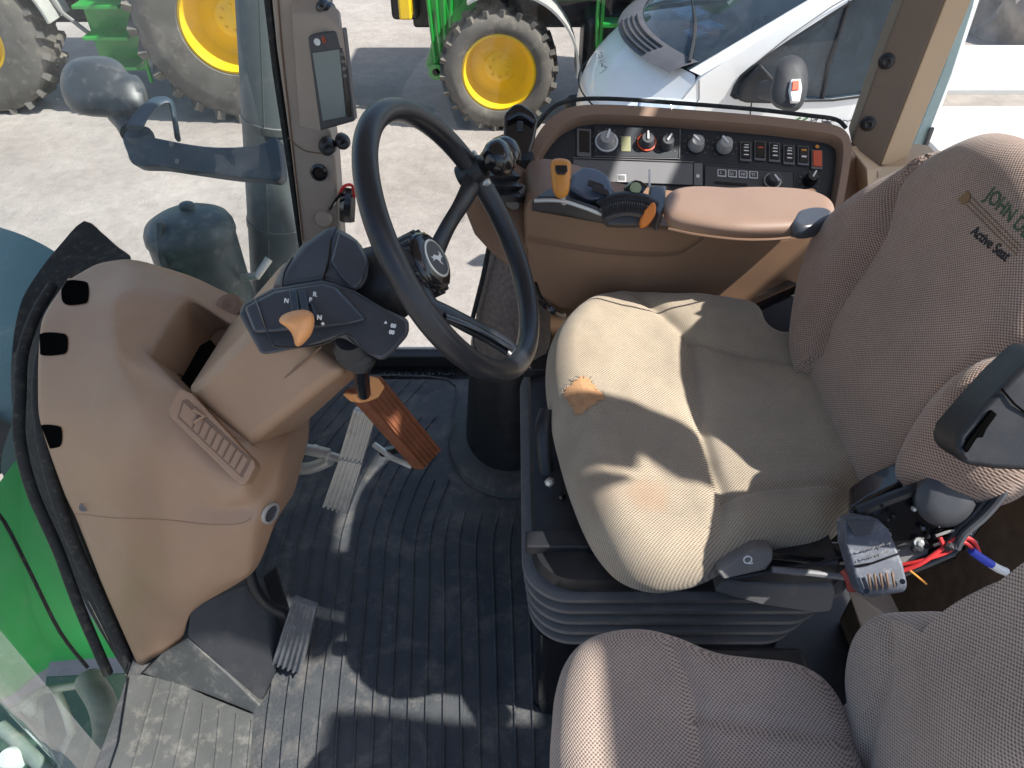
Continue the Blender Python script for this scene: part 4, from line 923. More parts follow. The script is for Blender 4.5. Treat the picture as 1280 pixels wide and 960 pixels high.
text('handle_mark', 'Q', P(930, 706, D=1.003), V((.8, .1, .3)), V((0, .4, .9)), .016, M['white'], ds)
prism('side_valance', [P(x, y, D=D) for x, y, D in ((905, 725, 1.04), (1050, 700, 1.03), (1046, 726, 1.03), (1010, 730, 1.04), (930, 728, 1.05))], V((0, .05, 0)), M['black'], ds, bevel=.004)
tube('side_rod', [P(965, 712, D=1.02), P(1010, 716, D=1.02), P(1062, 722, D=1.02)], .0045, M['panelgrey'], ds, 8)
tube('side_rod', [P(960, 694, D=1.04), P(1010, 700, D=1.04), P(1062, 702, D=1.04)], .006, M['gloss'], ds, 8)
prism('torn_boot', [P(x, y, D=D) for x, y, D in ((892, 742, 1.075), (905, 727, 1.07), (1040, 730, 1.055), (1046, 742, 1.055), (1040, 766, 1.07), (1020, 768, 1.075), (950, 757, 1.08))], V((0, .03, .0)), M['bellows'], ds, bevel=.006)

# ---- recliner mechanism between cushion and back, and folded black armrest
rm = [(1058, 640, .97), (1085, 622, .97), (1130, 602, .97), (1150, 584, .96), (1190, 580, .95), (1235, 586, .93), (1262, 592, .92), (1268, 605, .92), (1240, 645, .93), (1215, 680, .94), (1190, 705, .95), (1150, 720, .96), (1120, 716, .97), (1090, 690, .97)]
prism('recliner_plate', [P(x, y, D=D) for x, y, D in rm], V((.02, .05, -.01)), M['gloss'], ds, bevel=.006)
tube('recliner_bar', [P(1072, 640, D=.955), P(1110, 624, D=.95), P(1160, 606, D=.945), P(1205, 590, D=.94), P(1240, 592, D=.935)], .008, M['black'], ds, 8, smooth=4)
lathe('recliner_pivot', [(.034, 0), (.034, .012), (.028, .018), (.012, .02), (.001, .02)], P(1178, 622, D=.94), (-.2, -.8, .55), M['slate'], ds, 30)
for k in range(4):
    tube('corrugated_sleeve', [P(1262-k*7, 592+k*2, D=.905+.006*k), P(1254-k*7, 618, D=.905+.006*k), P(1232-k*7, 645, D=.91+.006*k), P(1206-k*5, 668, D=.915+.006*k), P(1196-k*4, 686, D=.92)], .0045, M['black'] if k % 2 else M['slate'], ds, 8, smooth=5)
for i in range(34):
    x, y = 1090+random.random()*130, 600+random.random()*90
    if y > 735-(x-1090)*.12 or y < 640-(x-1060)*.32: continue
    r = random.uniform(.002, .005)
    lathe('fitting', [(r, 0), (r, .004), (r*.6, .006)], P(x, y, D=.945), (-.2, -.8, .55), random.choice((M['gloss'], M['black'], M['slate'], M['chrome'])), ds, 8)
prism('bright_bracket', [P(x, y, D=D) for x, y, D in ((1112, 694, .955), (1155, 672, .95), (1163, 680, .945), (1160, 694, .945), (1124, 708, .95))], V((0, .01, -.005)), M['grey'], ds, bevel=.002)
lathe('bracket_screw', [(.006, 0), (.006, .003), (.001, .002)], P(1148, 677, D=.944), (-.2, -.8, .55), M['chrome'], ds, 8)
tube('dark_tube', [P(1128, 714, D=.955), P(1160, 702, D=.945), P(1190, 690, D=.94)], .009, M['gloss'], ds, 10)
for i in range(5):
    a, b = (1196-i*3, 640+i*12), (1222-i*4, 655+i*6)
    tube('spring_wire', [P(a[0]-20, a[1]+6, D=.935), P(*a, D=.93), P(*b, D=.93)], .002, M['chrome'], ds, 6, smooth=3)
fa = [(1194, 565, .80), (1201, 545, .795), (1236, 504, .79), (1264, 474, .785), (1300, 440, .78), (1380, 440, .78), (1380, 600, .78), (1290, 590, .785), (1245, 588, .79), (1206, 582, .795)]
prism('folded_armrest', [P(x, y, D=D) for x, y, D in fa], FW*.035+V((.0, .02, 0)), M['black'], ds, bevel=.014, seg=5)
prism('armrest_slot', [P(x, y, D=D-.0035) for x, y, D in ((1204, 560, .797), (1240, 512, .79), (1247, 518, .789), (1234, 536, .791), (1229, 547, .792), (1222, 547, .793), (1210, 566, .796))], FW*.01, M['void'], ds, bevel=.001)
tube('armrest_joint', [P(1252, 486, D=.786), P(1268, 505, D=.7835), P(1292, 524, D=.782)], .0012, M['void'], ds, 5)
# dark hardware behind the far rear corner of the cushion
prism('far_recliner', [P(x, y, D=D) for x, y, D in ((935, 392, 1.42), (955, 372, 1.43), (998, 352, 1.43), (1004, 400, 1.40), (1012, 432, 1.36), (975, 430, 1.38), (952, 412, 1.4))], V((0, .04, -.02)), M['slate'], ds, bevel=.006)
tube('far_bar', [P(938, 388, D=1.4), P(965, 375, D=1.39), P(995, 362, D=1.39)], .009, M['gloss'], ds, 8)

# ---- buckle hanging beside the seat
bu = thing('belt_buckle', 'scuffed dark grey seat belt buckle with a slotted end, hanging beside the driver seat', 'belt buckle', tuple(P(1095, 730, D=.93)))
bq = [(1056, 652, .935), (1075, 645, .93), (1098, 648, .925), (1112, 662, .92), (1130, 705, .91), (1136, 733, .905), (1132, 741, .905), (1090, 748, .905), (1078, 745, .905), (1070, 722, .91), (1058, 680, .92)]
prism('shell', [P(x, y, D=D) for x, y, D in bq], FW*.028, plain('scuffed_grey', (.085, .095, .12), .42, var=.2, gb=.3, big=40, dirt=(.35, .35, .36), dirt_amt=.55), bu, bevel=.006, seg=4)
for k in range(5):
    x = 1087+k*7.4; tube('slot', [P(x-1.5, 718-k*.6, D=.9018), P(x+1.5, 737-k*.8, D=.8995)], .0018, M['brown_dark'], bu, 6)
for x, y in ((1083, 739), (1128, 727)): lathe('rivet', [(.0032, 0), (.0032, .001)], P(x, y, D=.902), -ray(x, y), M['gloss'], bu, 12)
tube('joint', [P(1068, 708, D=.9135), P(1090, 704, D=.909), P(1124, 692, D=.908)], .0015, M['gloss'], bu, 6)
prism('strap', [P(x, y, D=D) for x, y, D in ((1058, 650, .925), (1097, 650, .918), (1090, 668, .912), (1070, 671, .915))], FW*.006, M['slate'], bu, bevel=.002)
for i, (x, y, b2) in enumerate(((1078, 690, 'PRESS'), (1080, 702, 'OPEN'))):
    pass
strokes('moulded_words', P(1078, 690, D=.9085), RT*.96+UP*.25, UP, .005, 10, M['grey'], bu, 5)
strokes('moulded_words', P(1082, 699, D=.9085), RT*.96+UP*.25, UP, .004, 9, M['grey'], bu, 6)
# ---- loose wires
def loose(name, label, pts, r, mat):
    t = tube(name, [P(x, y, D=D) for x, y, D in pts], r, mat, None, 8, smooth=6); return tag(t, label, 'wire')
wr = thing('wiring_loom', 'loose red and blue wires with a white plug, trailing between the two seats', 'wires', tuple(P(1190, 690, D=.93)))
for pts, r, mt in (([(1120, 716, .94), (1150, 705, .93), (1180, 684, .925), (1200, 672, .92), (1216, 676, .92), (1224, 692, .925), (1228, 700, .93)], .0028, M['red']),
                   ([(1126, 706, .94), (1155, 700, .93), (1185, 690, .925), (1202, 678, .918), (1214, 684, .92), (1222, 696, .925)], .0022, M['red']),
                   ([(1175, 672, .93), (1182, 684, .925), (1196, 680, .92), (1208, 672, .918)], .0026, M['red']),
                   ([(1136, 712, .935), (1146, 720, .94), (1158, 730, .945)], .0013, M['amber'])):
    tube('wire', [P(x, y, D=D) for x, y, D in pts], r, mt, wr, 8, smooth=6)
tube('blue_sleeve', [P(1214, 688, D=.92), P(1226, 697, D=.922), P(1240, 706, D=.925)], .005, M['blue'], wr, 8)
tube('white_plug', [P(1238, 705, D=.925), P(1248, 711, D=.928), P(1258, 715, D=.93)], .005, M['white'], wr, 8)
tube('red_connector', [P(1056, 712, D=.95), P(1063, 724, D=.945), (P(1066, 738, D=.945))], .007, plain('dull_red', (.35, .05, .04), .5, gb=.3), wr, 8, smooth=4)

# ================================================================ passenger seat
ps = thing('passenger_seat', 'smaller plain mauve-brown cloth seat at the bottom right, nearest the camera', 'seat', (.25, .42, 0))
ZP = .50
def D2(x, y, z=ZP): p = P(x, y, z=z); return (p.x-.25, p.y-.42)
out = [(690, 905), (694, 868), (706, 832), (728, 808), (762, 796), (800, 794), (840, 803), (890, 822), (940, 830), (985, 836), (1015, 848), (1038, 868), (1056, 900), (1070, 945), (1084, 1000), (1090, 1060), (1050, 1110), (950, 1125), (800, 1125), (720, 1100), (692, 1030), (687, 960)]
def hp_(u, v):
    h = .018*max(0, min(1, (abs(v)-.07)/.07))*max(0, min(1, (u+.06)/.1))
    for s in (sp1, sp2): x = dist_poly(u, v, s); h -= .006*math.exp(-(x/.010)**2)
    return h+.0016*noise.noise(V((u*12, v*12, 1)))
sp1 = [D2(*p, .54) for p in ((842, 806), (862, 850), (872, 900), (878, 960), (880, 1020))]
sp2 = [D2(*p, .54) for p in ((872, 895), (930, 905), (1000, 915), (1070, 925))]
pad('cushion', [D2(*p) for p in out], V((.25, .42, ZP)), V((1, 0, 0)), V((0, 1, 0)), V((0, 0, 1)), M['sidecloth'], ps, .045, .05, .045, hp_, n=240, rings=60, under=.03)
pO = V((.412, .42, .50)); t2 = math.radians(9); pW = V((math.sin(t2), 0, math.cos(t2))); pN = V((-math.cos(t2), 0, math.sin(t2)))
def B2(x, y): p = PL(x, y, pO+pN*.025, pN)-pO; return (p.dot(V((0, -1, 0))), p.dot(pW))
0 and print('pb', [tuple(round(c, 3) for c in B2(*p)) for p in ((1056, 880), (1060, 820), (1080, 785), (1110, 765), (1180, 758), (1230, 735), (1280, 712))])
ob = [B2(*p) for p in ((1075, 940), (1062, 905), (1056, 860), (1062, 815), (1078, 785), (1104, 766), (1140, 762), (1175, 762), (1210, 748), (1245, 727), (1285, 710), (1340, 700))]
ob += [(.05, .44), (.12, .40), (.17, .30), (.18, .15), (.16, .03), (.10, -.02), (0, -.03)]
sp3 = [B2(*p) for p in ((1130, 764), (1140, 800), (1135, 850), (1110, 900), (1095, 960))]
def hq(u, v):
    x = dist_poly(u, v, sp3); h = -.008*math.exp(-(x/.012)**2)
    h += .012*math.exp(-((v-.16)/.1)**2)
    return h+.0016*noise.noise(V((u*12, v*12, 3)))
pad('backrest', ob, pO, V((0, -1, 0)), pW, pN, M['sideback'], ps, .04, .05, .045, hq, n=240, rings=60, under=.03, center=(.02, .2))
box('seat_base', (.25, .40, .24), (.26, .26, .44), M['black'], ps, bevel=.01)

# rear bulkhead and side hardware
rbk = thing('rear_bulkhead', 'brown carpeted rear panel between the driver seat and the smaller seat', 'trim panel', tuple(P(1200, 720, x=.72)))
prism('carpet_panel', [V((.66, .30, -.01)), V((.66, .86, -.01)), V((.66, .86, .50)), V((.72, .86, .60)), V((.72, .30, .60)), V((.66, .30, .5))], (.05, 0, 0), M['carpet'], rbk, bevel=.006)
prism('carpet_shelf', [V((.70, .30, .60)), V((.70, .86, .60)), V((1.2, .86, .66)), V((1.2, .30, .66))], (0, 0, -.04), M['carpet'], rbk, bevel=.004)
prism('corner_trim', [P(1056, 728, D=1.12), P(1070, 745, D=1.1), P(1110, 770, D=1.1), P(1130, 810, D=1.1), P(1080, 800, D=1.14)], V((.03, .05, -.02)), M['pillar'], rbk, bevel=.005)
# ================================================================ yard
def yard_mat():
    m, nt, b = material('dusty_concrete')
    f = noise_tex(nt, .8, 10, .65); c = ramp(nt, f, [(.3, (.30, .265, .24)), (.7, (.42, .38, .35))])
    f2 = noise_tex(nt, 9, 8, .7); c = mixc(nt, .55, c, ramp(nt, f2, [(.3, (.62, .60, .58)), (.62, (1.05, 1.04, 1.02))]), 'MULTIPLY')
    sp = noise_tex(nt, 26, 3, .8); c = mixc(nt, ramp(nt, sp, [(.66, (0, 0, 0)), (.74, (.6, .6, .6))]), c, (.16, .13, .10))
    st = noise_tex(nt, 1.6, 12, .75, dist=.8); c = mixc(nt, ramp(nt, st, [(.60, (0, 0, 0)), (.70, (.5, .5, .5))]), c, (.26, .22, .18))
    nt.links.new(c, b.inputs['Base Color']); b.inputs['Roughness'].default_value = .95
    bump(nt, b, noise_tex(nt, 18, 8, .8), .8, .02); return m
g = raw('ground', [(-400, -400, GZ), (400, -400, GZ), (400, 400, GZ), (-400, 400, GZ)], [(0, 1, 2, 3)], yard_mat()); tag(g, kind='structure')

# ================================================================ unseen cab roof, cut into pieces to shape the sun patches
rf = thing('cab_roof', 'pale headliner roof of the cab above the seats, out of the picture', 'cab roof', (0, 1.1, 1.62))
M['headliner'] = plain('headliner', (.45, .42, .37), .9, gb=.3)
def roofpiece(pts): prism('headliner', [V((x, y, 1.62)) for x, y in pts], (0, 0, .08), M['headliner'], rf, bevel=.01)
for pc in ([(-.95, .42), (.24, .42), (.24, 1.7), (-.95, 1.7)],
           [(.243, .44), (.60, .44), (.68, .64), (.70, .677), (.243, .677)],
           [(.603, .44), (.94, .44), (.97, .49), (1.03, .515), (.95, .535), (.93, .497), (.79, .57), (.70, .65), (.685, .64)],
           [(.243, .68), (.70, .68), (.74, .74), (.80, .66), (.86, .575), (.95, .54), (1.03, .53), (1.05, .58), (1.10, .55), (1.15, .50), (1.165, .56), (1.16, .62), (1.12, .65), (1.06, .68), (.99, .69), (.92, .68), (.91, .82), (.97, .97), (1.0, 1.05), (.93, 1.7), (.243, 1.7)],
           [(1.02, -.5), (1.9, -.5), (1.9, .30), (1.25, .31), (1.1, .33), (1.02, .33)], [(1.04, 1.325), (1.15, 1.325), (1.15, 1.21), (1.397, 1.21), (1.397, 1.7), (1.04, 1.7)], [(1.40, .305), (1.9, .305), (1.9, 1.7), (1.40, 1.7)]):
    roofpiece(pc)

# ================================================================ glass of the cab
wg = thing('windscreen', 'large clear curved front windscreen pane, left of the beige post', 'windscreen', (-.9, 1.1, 0))
xy = catmull([V(p) for p in ((-.745, .62, 0), (-.95, .69, 0), (-1.08, .85, 0), (-1.12, 1.08, 0), (-1.02, 1.35, 0), (-.8, 1.53, 0), (-.53, 1.64, 0))], 6)
bm = bmesh.new(); r0 = [bm.verts.new((p.x, p.y, -.35)) for p in xy]; r1 = [bm.verts.new((p.x-.04, p.y, 1.6)) for p in xy]
for i in range(len(xy)-1): bm.faces.new((r0[i], r0[i+1], r1[i+1], r1[i]))
mk('pane', bm, M['screenglass'], wg)
sg = thing('side_window', 'clear far side window pane of the cab between the two posts', 'window', (.2, 1.68, 0))
raw('pane', [(-.45, 1.7, .03), (.68, 1.7, .03), (.86, 1.7, 1.6), (-.45, 1.7, 1.6)], [(0, 1, 2, 3)], M['glass'], sg)
rg = thing('rear_window', 'rear quarter window with a pale green-tinted edge, right of the rear post', 'window', tuple(P(1150, 200, y=1.7)))
M['edgeglass'] = plain('glass_edge', (.45, .62, .62), .25, var=.05, gb=0)
prism('glass_edge', [P(1130, 208, y=1.72), P(1178, 90, y=1.72), P(1206, 10, y=1.72), P(1222, -60, y=1.72), P(1232, -60, y=1.72), P(1216, 10, y=1.72), P(1190, 92, y=1.72), P(1160, 170, y=1.72), P(1150, 208, y=1.72)], (.0, .012, 0), M['edgeglass'], rg, bevel=.002)
raw('pane', [P(1135, 208, y=1.725), P(1500, 260, y=1.725), P(1500, -80, y=1.725), P(1226, -80, y=1.725)], [(0, 1, 2, 3)], M['glass'], rg)
prism('latch', [P(1163, 162, y=1.71), P(1169, 160, y=1.71), P(1160, 184, y=1.71), P(1156, 184, y=1.71)], (0, .01, 0), M['grey'], rg, bevel=.002)

# ================================================================ exhaust, mirror, air tank, own bonnet
ex = thing('exhaust_stack', 'tall grey-green exhaust stack standing close outside the windscreen beside the beige post', 'exhaust', tuple(P(350, 380, y=2.1)))
a, b = P(352, 420, y=2.05), P(338, -90, y=2.05); ax = (b-a)
lathe('pipe', [(.088, 0), (.088, ax.length*.99), (.08, ax.length)], a, ax, M['exhaust'], ex, 48)
for t in (.36, .62): lathe('clamp_band', [(.0885, -.012), (.091, -.010), (.091, .010), (.0885, .012)], a+ax*t, ax, M['exhaust'], ex, 48)
tube('weld_seam', [a+ax.normalized()*.0+V((-.01, -.0875, .0)), b+V((-.01, -.0875, 0))], .0025, M['exhaust'], ex, 6)

mr = thing('rear_view_mirror', 'round-cornered dark mirror on a curved blue-grey bracket outside the windscreen, in front of the exhaust', 'mirror', tuple(P(250, 200, D=1.9)))
hd = [(75, 100), (80, 84), (92, 74), (112, 70), (135, 71), (152, 80), (161, 92), (172, 95), (181, 108), (185, 126), (182, 140), (172, 148), (150, 150), (135, 147), (110, 145), (90, 138), (78, 120)]
q = resample(catmull([V((x, y, 0)) for x, y in hd], 4, True), 80); cx, cy = 130, 112; bm = bmesh.new(); L = []
for s, d in ((.55, .055), (.85, .045), (.97, .025), (1, 0), (.985, -.02), (.9, -.045), (.7, -.062), (.35, -.07), (.05, -.072)): L.append([P(cx+(p.x-cx)*s, cy+(p.y-cy)*s, D=1.98+d) for p in q])
b_loft(bm, L); M['mirrorhead'] = plain('mirror_housing', (.045, .05, .055), .4, var=.15, gb=.2, dirt=(.35, .34, .3), dirt_amt=.3); mk('head', bm, M['mirrorhead'], mr)
tube('neck', [P(150, 140, D=1.98), P(158, 152, D=1.96), P(165, 166, D=1.93)], [.035, .03, .028], M['mirrorhead'], mr, 16)
lathe('pivot', [(.030, -.05), (.034, -.04), (.034, .0), (.030, .010), (.012, .014), (.001, .014)], P(174, 170, D=1.9), (0, -.1, 1), M['ggrey'], mr, 28)
br = [(152, 172), (163, 168), (190, 171), (225, 178), (262, 183), (300, 183), (330, 178), (346, 170), (352, 205), (350, 225), (330, 224), (290, 221), (240, 214), (200, 208), (166, 206), (158, 190)]
q = resample(catmull([V((x, y, 0)) for x, y in br], 3, True), 70)
bm = bmesh.new(); b_prism(bm, [P(p.x, p.y, D=1.88+.0*p.x) for p in q], FW*.05); mk('bracket', bm, M['ggrey'], mr, bevel=.006)
st_ = [(168, 160, 1.86), (178, 142, 1.9), (196, 127, 1.94), (212, 127, 1.96), (218, 148, 1.97), (222, 172, 1.96)]
tube('strap', [P(x, y, D=D) for x, y, D in st_], [.022, .022, .022, .02, .02, .02], M['ggrey'], mr, 12, smooth=5, flat=.35)
for x, y in ((215, 181), (222, 202)): lathe('bolt', [(.006, 0), (.006, .004), (.003, .005)], P(x, y, D=1.875), -FW, M['grey'], mr, 8)

tk = thing('air_tank', 'domed grey-green canister with a small valve, standing outside behind the dashboard', 'canister', tuple(P(240, 400, D=2.2)))
tc = P(236, 285, D=2.12)
lathe('body', [(.118, -.5), (.118, -.03), (.122, -.02), (.120, .0), (.112, .016), (.085, .032), (.045, .042), (.001, .045)], tc, V((-.02, 0, 1)), M['tank'], tk, 56)
lathe('cap', [(.020, .04), (.020, .056), (.014, .060), (.001, .061)], tc+V((-.002, .03, .0)), (0, 0, 1), M['tank'], tk, 20)
for dz in (.05, .062, .074): lathe('valve_ring', [(.014, 0), (.014, .006)], tc+V((-.045, -.06, dz-.03)), (0, -.25, 1), M['grey'], tk, 14)
tube('valve_pipe', [tc+V((-.045, -.065, .05)), tc+V((-.045, -.095, .01)), tc+V((-.04, -.122, -.04)), tc+V((-.03, -.124, -.2))], .009, M['tank'], tk, 10, smooth=4)
tube('bracket_rod', [tc+V((.11, -.02, -.15)), tc+V((.17, -.04, -.13)), tc+V((.2, 0, -.1))], .012, M['chrome'], tk, 10)

bn = thing('bonnet', 'green bonnet of this tractor seen through the windscreen at the left edge', 'bonnet', (-1.6, 1.0, -.3))
top = [P(-220, 262, D=2.2), P(-60, 268, D=2.0), P(30, 300, D=1.85), P(66, 340, D=1.75)]
M['bonnetgreen'] = plain('bonnet_green', (.02, .40, .09), .5, var=.12, gb=0, coat=.05, big=3, dirt=DUST, dirt_amt=.12)
L1 = [P(-300, 262, D=2.4), P(-100, 268, D=2.05), P(20, 280, D=1.85), P(130, 350, D=1.8)]
L2 = [P(-300, 400, D=2.2), P(-100, 390, D=1.9), P(0, 400, D=1.75), P(110, 440, D=1.75)]
L3 = [P(-300, 540, D=2.1), P(-100, 560, D=1.85), P(-5, 585, D=1.75), P(60, 640, D=1.72)]
L4 = [P(-300, 930, D=2.1), P(-100, 925, D=1.9), P(0, 905, D=1.8), P(140, 895, D=1.76)]
L5 = [p+V((0, .5, -.3)) for p in L4]
M['bonnettop'] = plain('dusty_bonnet_top', (.10, .19, .19), .45, var=.1, gb=0, big=4, dirt=(.3, .33, .32), dirt_amt=.3)  # grey-teal instead of green: sky reflection put into the colour
L5 = [p+V((0, .5, -.3)) for p in L4]
L25 = [p-(q-p)*.22 for p, q in zip(L3, L4)]
for nm, LL, mt in (('bonnet_top', (L1, L2, L3), M['bonnettop']), ('bonnet_side', (L25, L4, L5), M['bonnetgreen'])):
    bm = bmesh.new(); R = [[bm.verts.new(p) for p in L] for L in LL]
    for a, b in zip(R, R[1:]):
        for i in range(3): bm.faces.new((a[i], a[i+1], b[i+1], b[i]))
    mk(nm, bm, mt, bn, sub=3)
tube('panel_gap', [P(-20, 625, D=1.655), P(5, 652, D=1.64), P(40, 720, D=1.66), P(75, 790, D=1.69), P(110, 835, D=1.69)], .004, M['rubber'], bn, 6, smooth=4)
hwk = thing('chassis_step', 'weathered grey-green steel brackets and struts under the windscreen, in the lower left corner', 'bracket', tuple(P(70, 900, D=1.9)))
prism('base_plate', [P(-60, 850, D=2.0), P(170, 840, D=1.95), P(190, 1000, D=1.9), P(-60, 1000, D=1.9)], (0, 0, -.04), M['dgreen'], hwk, bevel=.004)
M['gsteel'] = plain('grey_green_steel', (.16, .21, .18), .5, var=.25, gb=.3, dirt=(.35, .33, .28), dirt_amt=.5)
for pts, r in (([(0, 908, 1.8), (30, 935, 1.78), (62, 968, 1.76)], .016), ([(70, 862, 1.8), (82, 890, 1.8), (90, 918, 1.8)], .010), ([(88, 918, 1.8), (76, 945, 1.78), (70, 980, 1.78)], .007), ([(110, 850, 1.75), (128, 880, 1.7), (134, 920, 1.68), (120, 970, 1.66)], .030), ([(0, 855, 1.82), (50, 862, 1.8), (100, 856, 1.78)], .009), ([(-10, 960, 1.8), (20, 985, 1.8)], .02)):
    tube('strut', [P(x, y, D=D) for x, y, D in pts], r, M['gsteel'], hwk, 12, smooth=4)
lathe('filler_cap', [(.026, 0), (.026, .03), (.020, .04), (.001, .042)], P(20, 950, D=1.78), (0, -.3, 1), plain('pale_cap', (.55, .62, .58), .5), hwk, 20)

# ================================================================ parked tractors
def wheel(parent, c, R, wd, rimR, ax=(0, -1, 0), lugs=24, rimdepth=.12):
    c = V(c); ax = V(ax).normalized(); A = ax.cross(V((0, 0, 1))).normalized(); B = V((0, 0, 1)); A = B.cross(ax).normalized()
    w = bpy.data.objects.new('wheel', None); COL.objects.link(w); w.parent = parent; w.location = c-parent.location
    t = bmesh.new(); h = wd/2
    b_lathe(t, [(rimR, h*.55), (rimR*1.06, h*.95), (R*.72, h*1.05), (R*.88, h*.98), (R*.94, h*.8), (R*.95, 0), (R*.94, -h*.8), (R*.88, -h), (rimR*1.05, -h), (rimR, -h*.6)], c, ax, 64, cap=False)
    for k in range(lugs):
        a = 2*math.pi*k/lugs; d = A*math.cos(a)+B*math.sin(a); tn = ax.cross(d)
        b_box(t, c+d*R*.955+ax*h*.48+tn*.0, (h*1.0, R*.085, R*.10), (ax+tn*.55), d.cross(ax+tn*.55))
        a += math.pi/lugs; d = A*math.cos(a)+B*math.sin(a); tn = ax.cross(d)
        b_box(t, c+d*R*.955-ax*h*.48, (h*1.0, R*.085, R*.10), (ax-tn*.55), d.cross(ax-tn*.55))
    mk('tyre', t, M['tyre'], w)
    r = bmesh.new()
    b_lathe(r, [(rimR*1.03, h*.60), (rimR*1.04, h*.86), (rimR*.98, h*.90), (rimR*.93, h*.7), (rimR*.88, h*.2), (rimR*.80, -h*.1), (rimR*.5, -h*.05), (rimR*.42, h*.06), (rimR*.38, h*.10), (.001, h*.12)], c, ax, 56, cap=False)
    b_lathe(r, [(rimR*1.02, h*.6), (rimR*.9, -h*.9)], c, ax, 40, cap=False)
    mk('rim', r, M['yellow'], w, sharp=50)
    n = bmesh.new()
    for k in range(8):
        a = 2*math.pi*k/8; d = A*math.cos(a)+B*math.sin(a); b_lathe(n, [(rimR*.035, 0), (rimR*.035, .02)], c+d*rimR*.27+ax*h*.10, ax, 6)
    mk('wheel_nuts', n, M['yellow'], w)
    return w
t1 = thing('parked_tractor', 'green parked tractor with a whole yellow-rimmed front wheel, beside the white van', 'tractor', tuple(P(700, 60, z=GZ)), 'green tractors parked in the yard')
wc = P(624, 84, z=-.985)
R1 = .515; wheel(t1, wc, R1, .36, .315, lugs=22)
def arcstrip(parent, c, R, a0, a1, y0, y1, mat, th=.02, name='fender'):
    bm = bmesh.new(); o = []
    for k in range(25):
        a = math.radians(a0+(a1-a0)*k/24); d = V((math.cos(a), 0, math.sin(a)))
        o.append([bm.verts.new(c+d*R+V((0, y0, 0))), bm.verts.new(c+d*R+V((0, y1, 0))), bm.verts.new(c+d*(R+th)+V((0, y1, 0))), bm.verts.new(c+d*(R+th)+V((0, y0, 0)))])
    for a, b in zip(o, o[1:]):
        for k in range(4): bm.faces.new((a[k], a[(k+1) % 4], b[(k+1) % 4], b[k]))
    bm.faces.new(o[0]); bm.faces.new(o[-1]); return mk(name, bm, mat, parent)
M['fender'] = plain('grey_fender', (.36, .36, .34), .6, gb=.2, dirt=DUST, dirt_amt=.5)
arcstrip(t1, wc+V((.06, 0, .02)), .62, -5, 120, -.18, .20, M['fender'])
bxT = wc
box('bonnet', wc+V((-.45, .70, 1.12)), (2.4, .85, .70), M['green'], t1, bevel=.12, seg=5)  # lengthened forward out of view to throw its shadow across the yard
box('chassis', wc+V((.5, .75, .40)), (2.6, .45, .45), M['black'], t1, bevel=.03)
box('axle', wc+V((0, .5, 0)), (.22, .9, .22), M['black'], t1, bevel=.03)
box('lower_panel', wc+V((.62, .55, .62)), (.7, .10, .42), M['green'], t1, bevel=.02)
box('fuel_tank', wc+V((1.02, .35, .12)), (.55, .5, .55), M['black'], t1, bevel=.08, seg=4)
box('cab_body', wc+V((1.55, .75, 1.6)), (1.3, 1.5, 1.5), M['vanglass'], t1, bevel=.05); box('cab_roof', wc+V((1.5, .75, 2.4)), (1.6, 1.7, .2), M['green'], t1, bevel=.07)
for sx in (-.62, .62):
    for sy in (-.72, .72): box('cab_post', wc+V((1.55+sx, .75+sy, 1.5)), (.08, .08, 1.9), M['black'], t1, bevel=.01)
rw = wc+V((2.05, .05, .38)); wheel(t1, rw, .89, .5, .5, lugs=26); arcstrip(t1, rw+V((0, 0, .0)), 1.0, 30, 150, -.2, .5, M['green'], .03)
# steps and side hardware
for k in range(3): box('step', wc+V((1.05, -.02, .10+.28*k)), (.34, .2, .035), M['green'], t1, bevel=.006)
for sx in (-.17, .17): box('step_rail', wc+V((1.05+sx, -.04, .38)), (.03, .05, .75), M['green'], t1, bevel=.006)
tube('hand_rail', [wc+V((.86, -.05, .1)), wc+V((.84, -.06, .6)), wc+V((.95, 0, 1.1))], .016, M['green'], t1, 8, smooth=4)
box('battery_box', wc+V((1.2, .1, .85)), (.5, .4, .2), M['black'], t1, bevel=.03)
# front linkage: green plates and yellow weight
for dx, dy in ((-.62, .25), (-.62, .75)):
    prism('linkage_arm', [wc+V(p)+V((dx, dy, 0)) for p in ((0, 0, .55), (.14, 0, .6), (.20, 0, .2), (.10, 0, -.12), (0, 0, -.16), (-.06, 0, -.06), (.02, 0, .15))], (0, .05, 0), M['green'], t1, bevel=.008)
prism('linkage_plate', [wc+V(p) for p in ((-.55, .30, .62), (-.25, .30, .62), (-.20, .30, .42), (-.40, .30, .25), (-.52, .30, .10))], (0, .45, 0), M['green'], t1, bevel=.01)
for k in range(4): tube('linkage_rod', [wc+V((-.62+.07*k, .2, .6)), wc+V((-.58+.05*k, .18, -.02+.1*k))], .018, M['green'], t1, 8)
lathe('linkage_eye', [(.07, 0), (.07, .06), (.035, .06), (.035, 0)], wc+V((-.58, .22, -.1)), (0, -1, 0), M['green'], t1, 20)
box('yellow_guard', wc+V((-.82, .35, .55)), (.11, .35, .42), M['yellow'], t1, bevel=.02)
box('front_weight', wc+V((-.85, .75, .45)), (.25, .7, .35), M['black'], t1, bevel=.04)

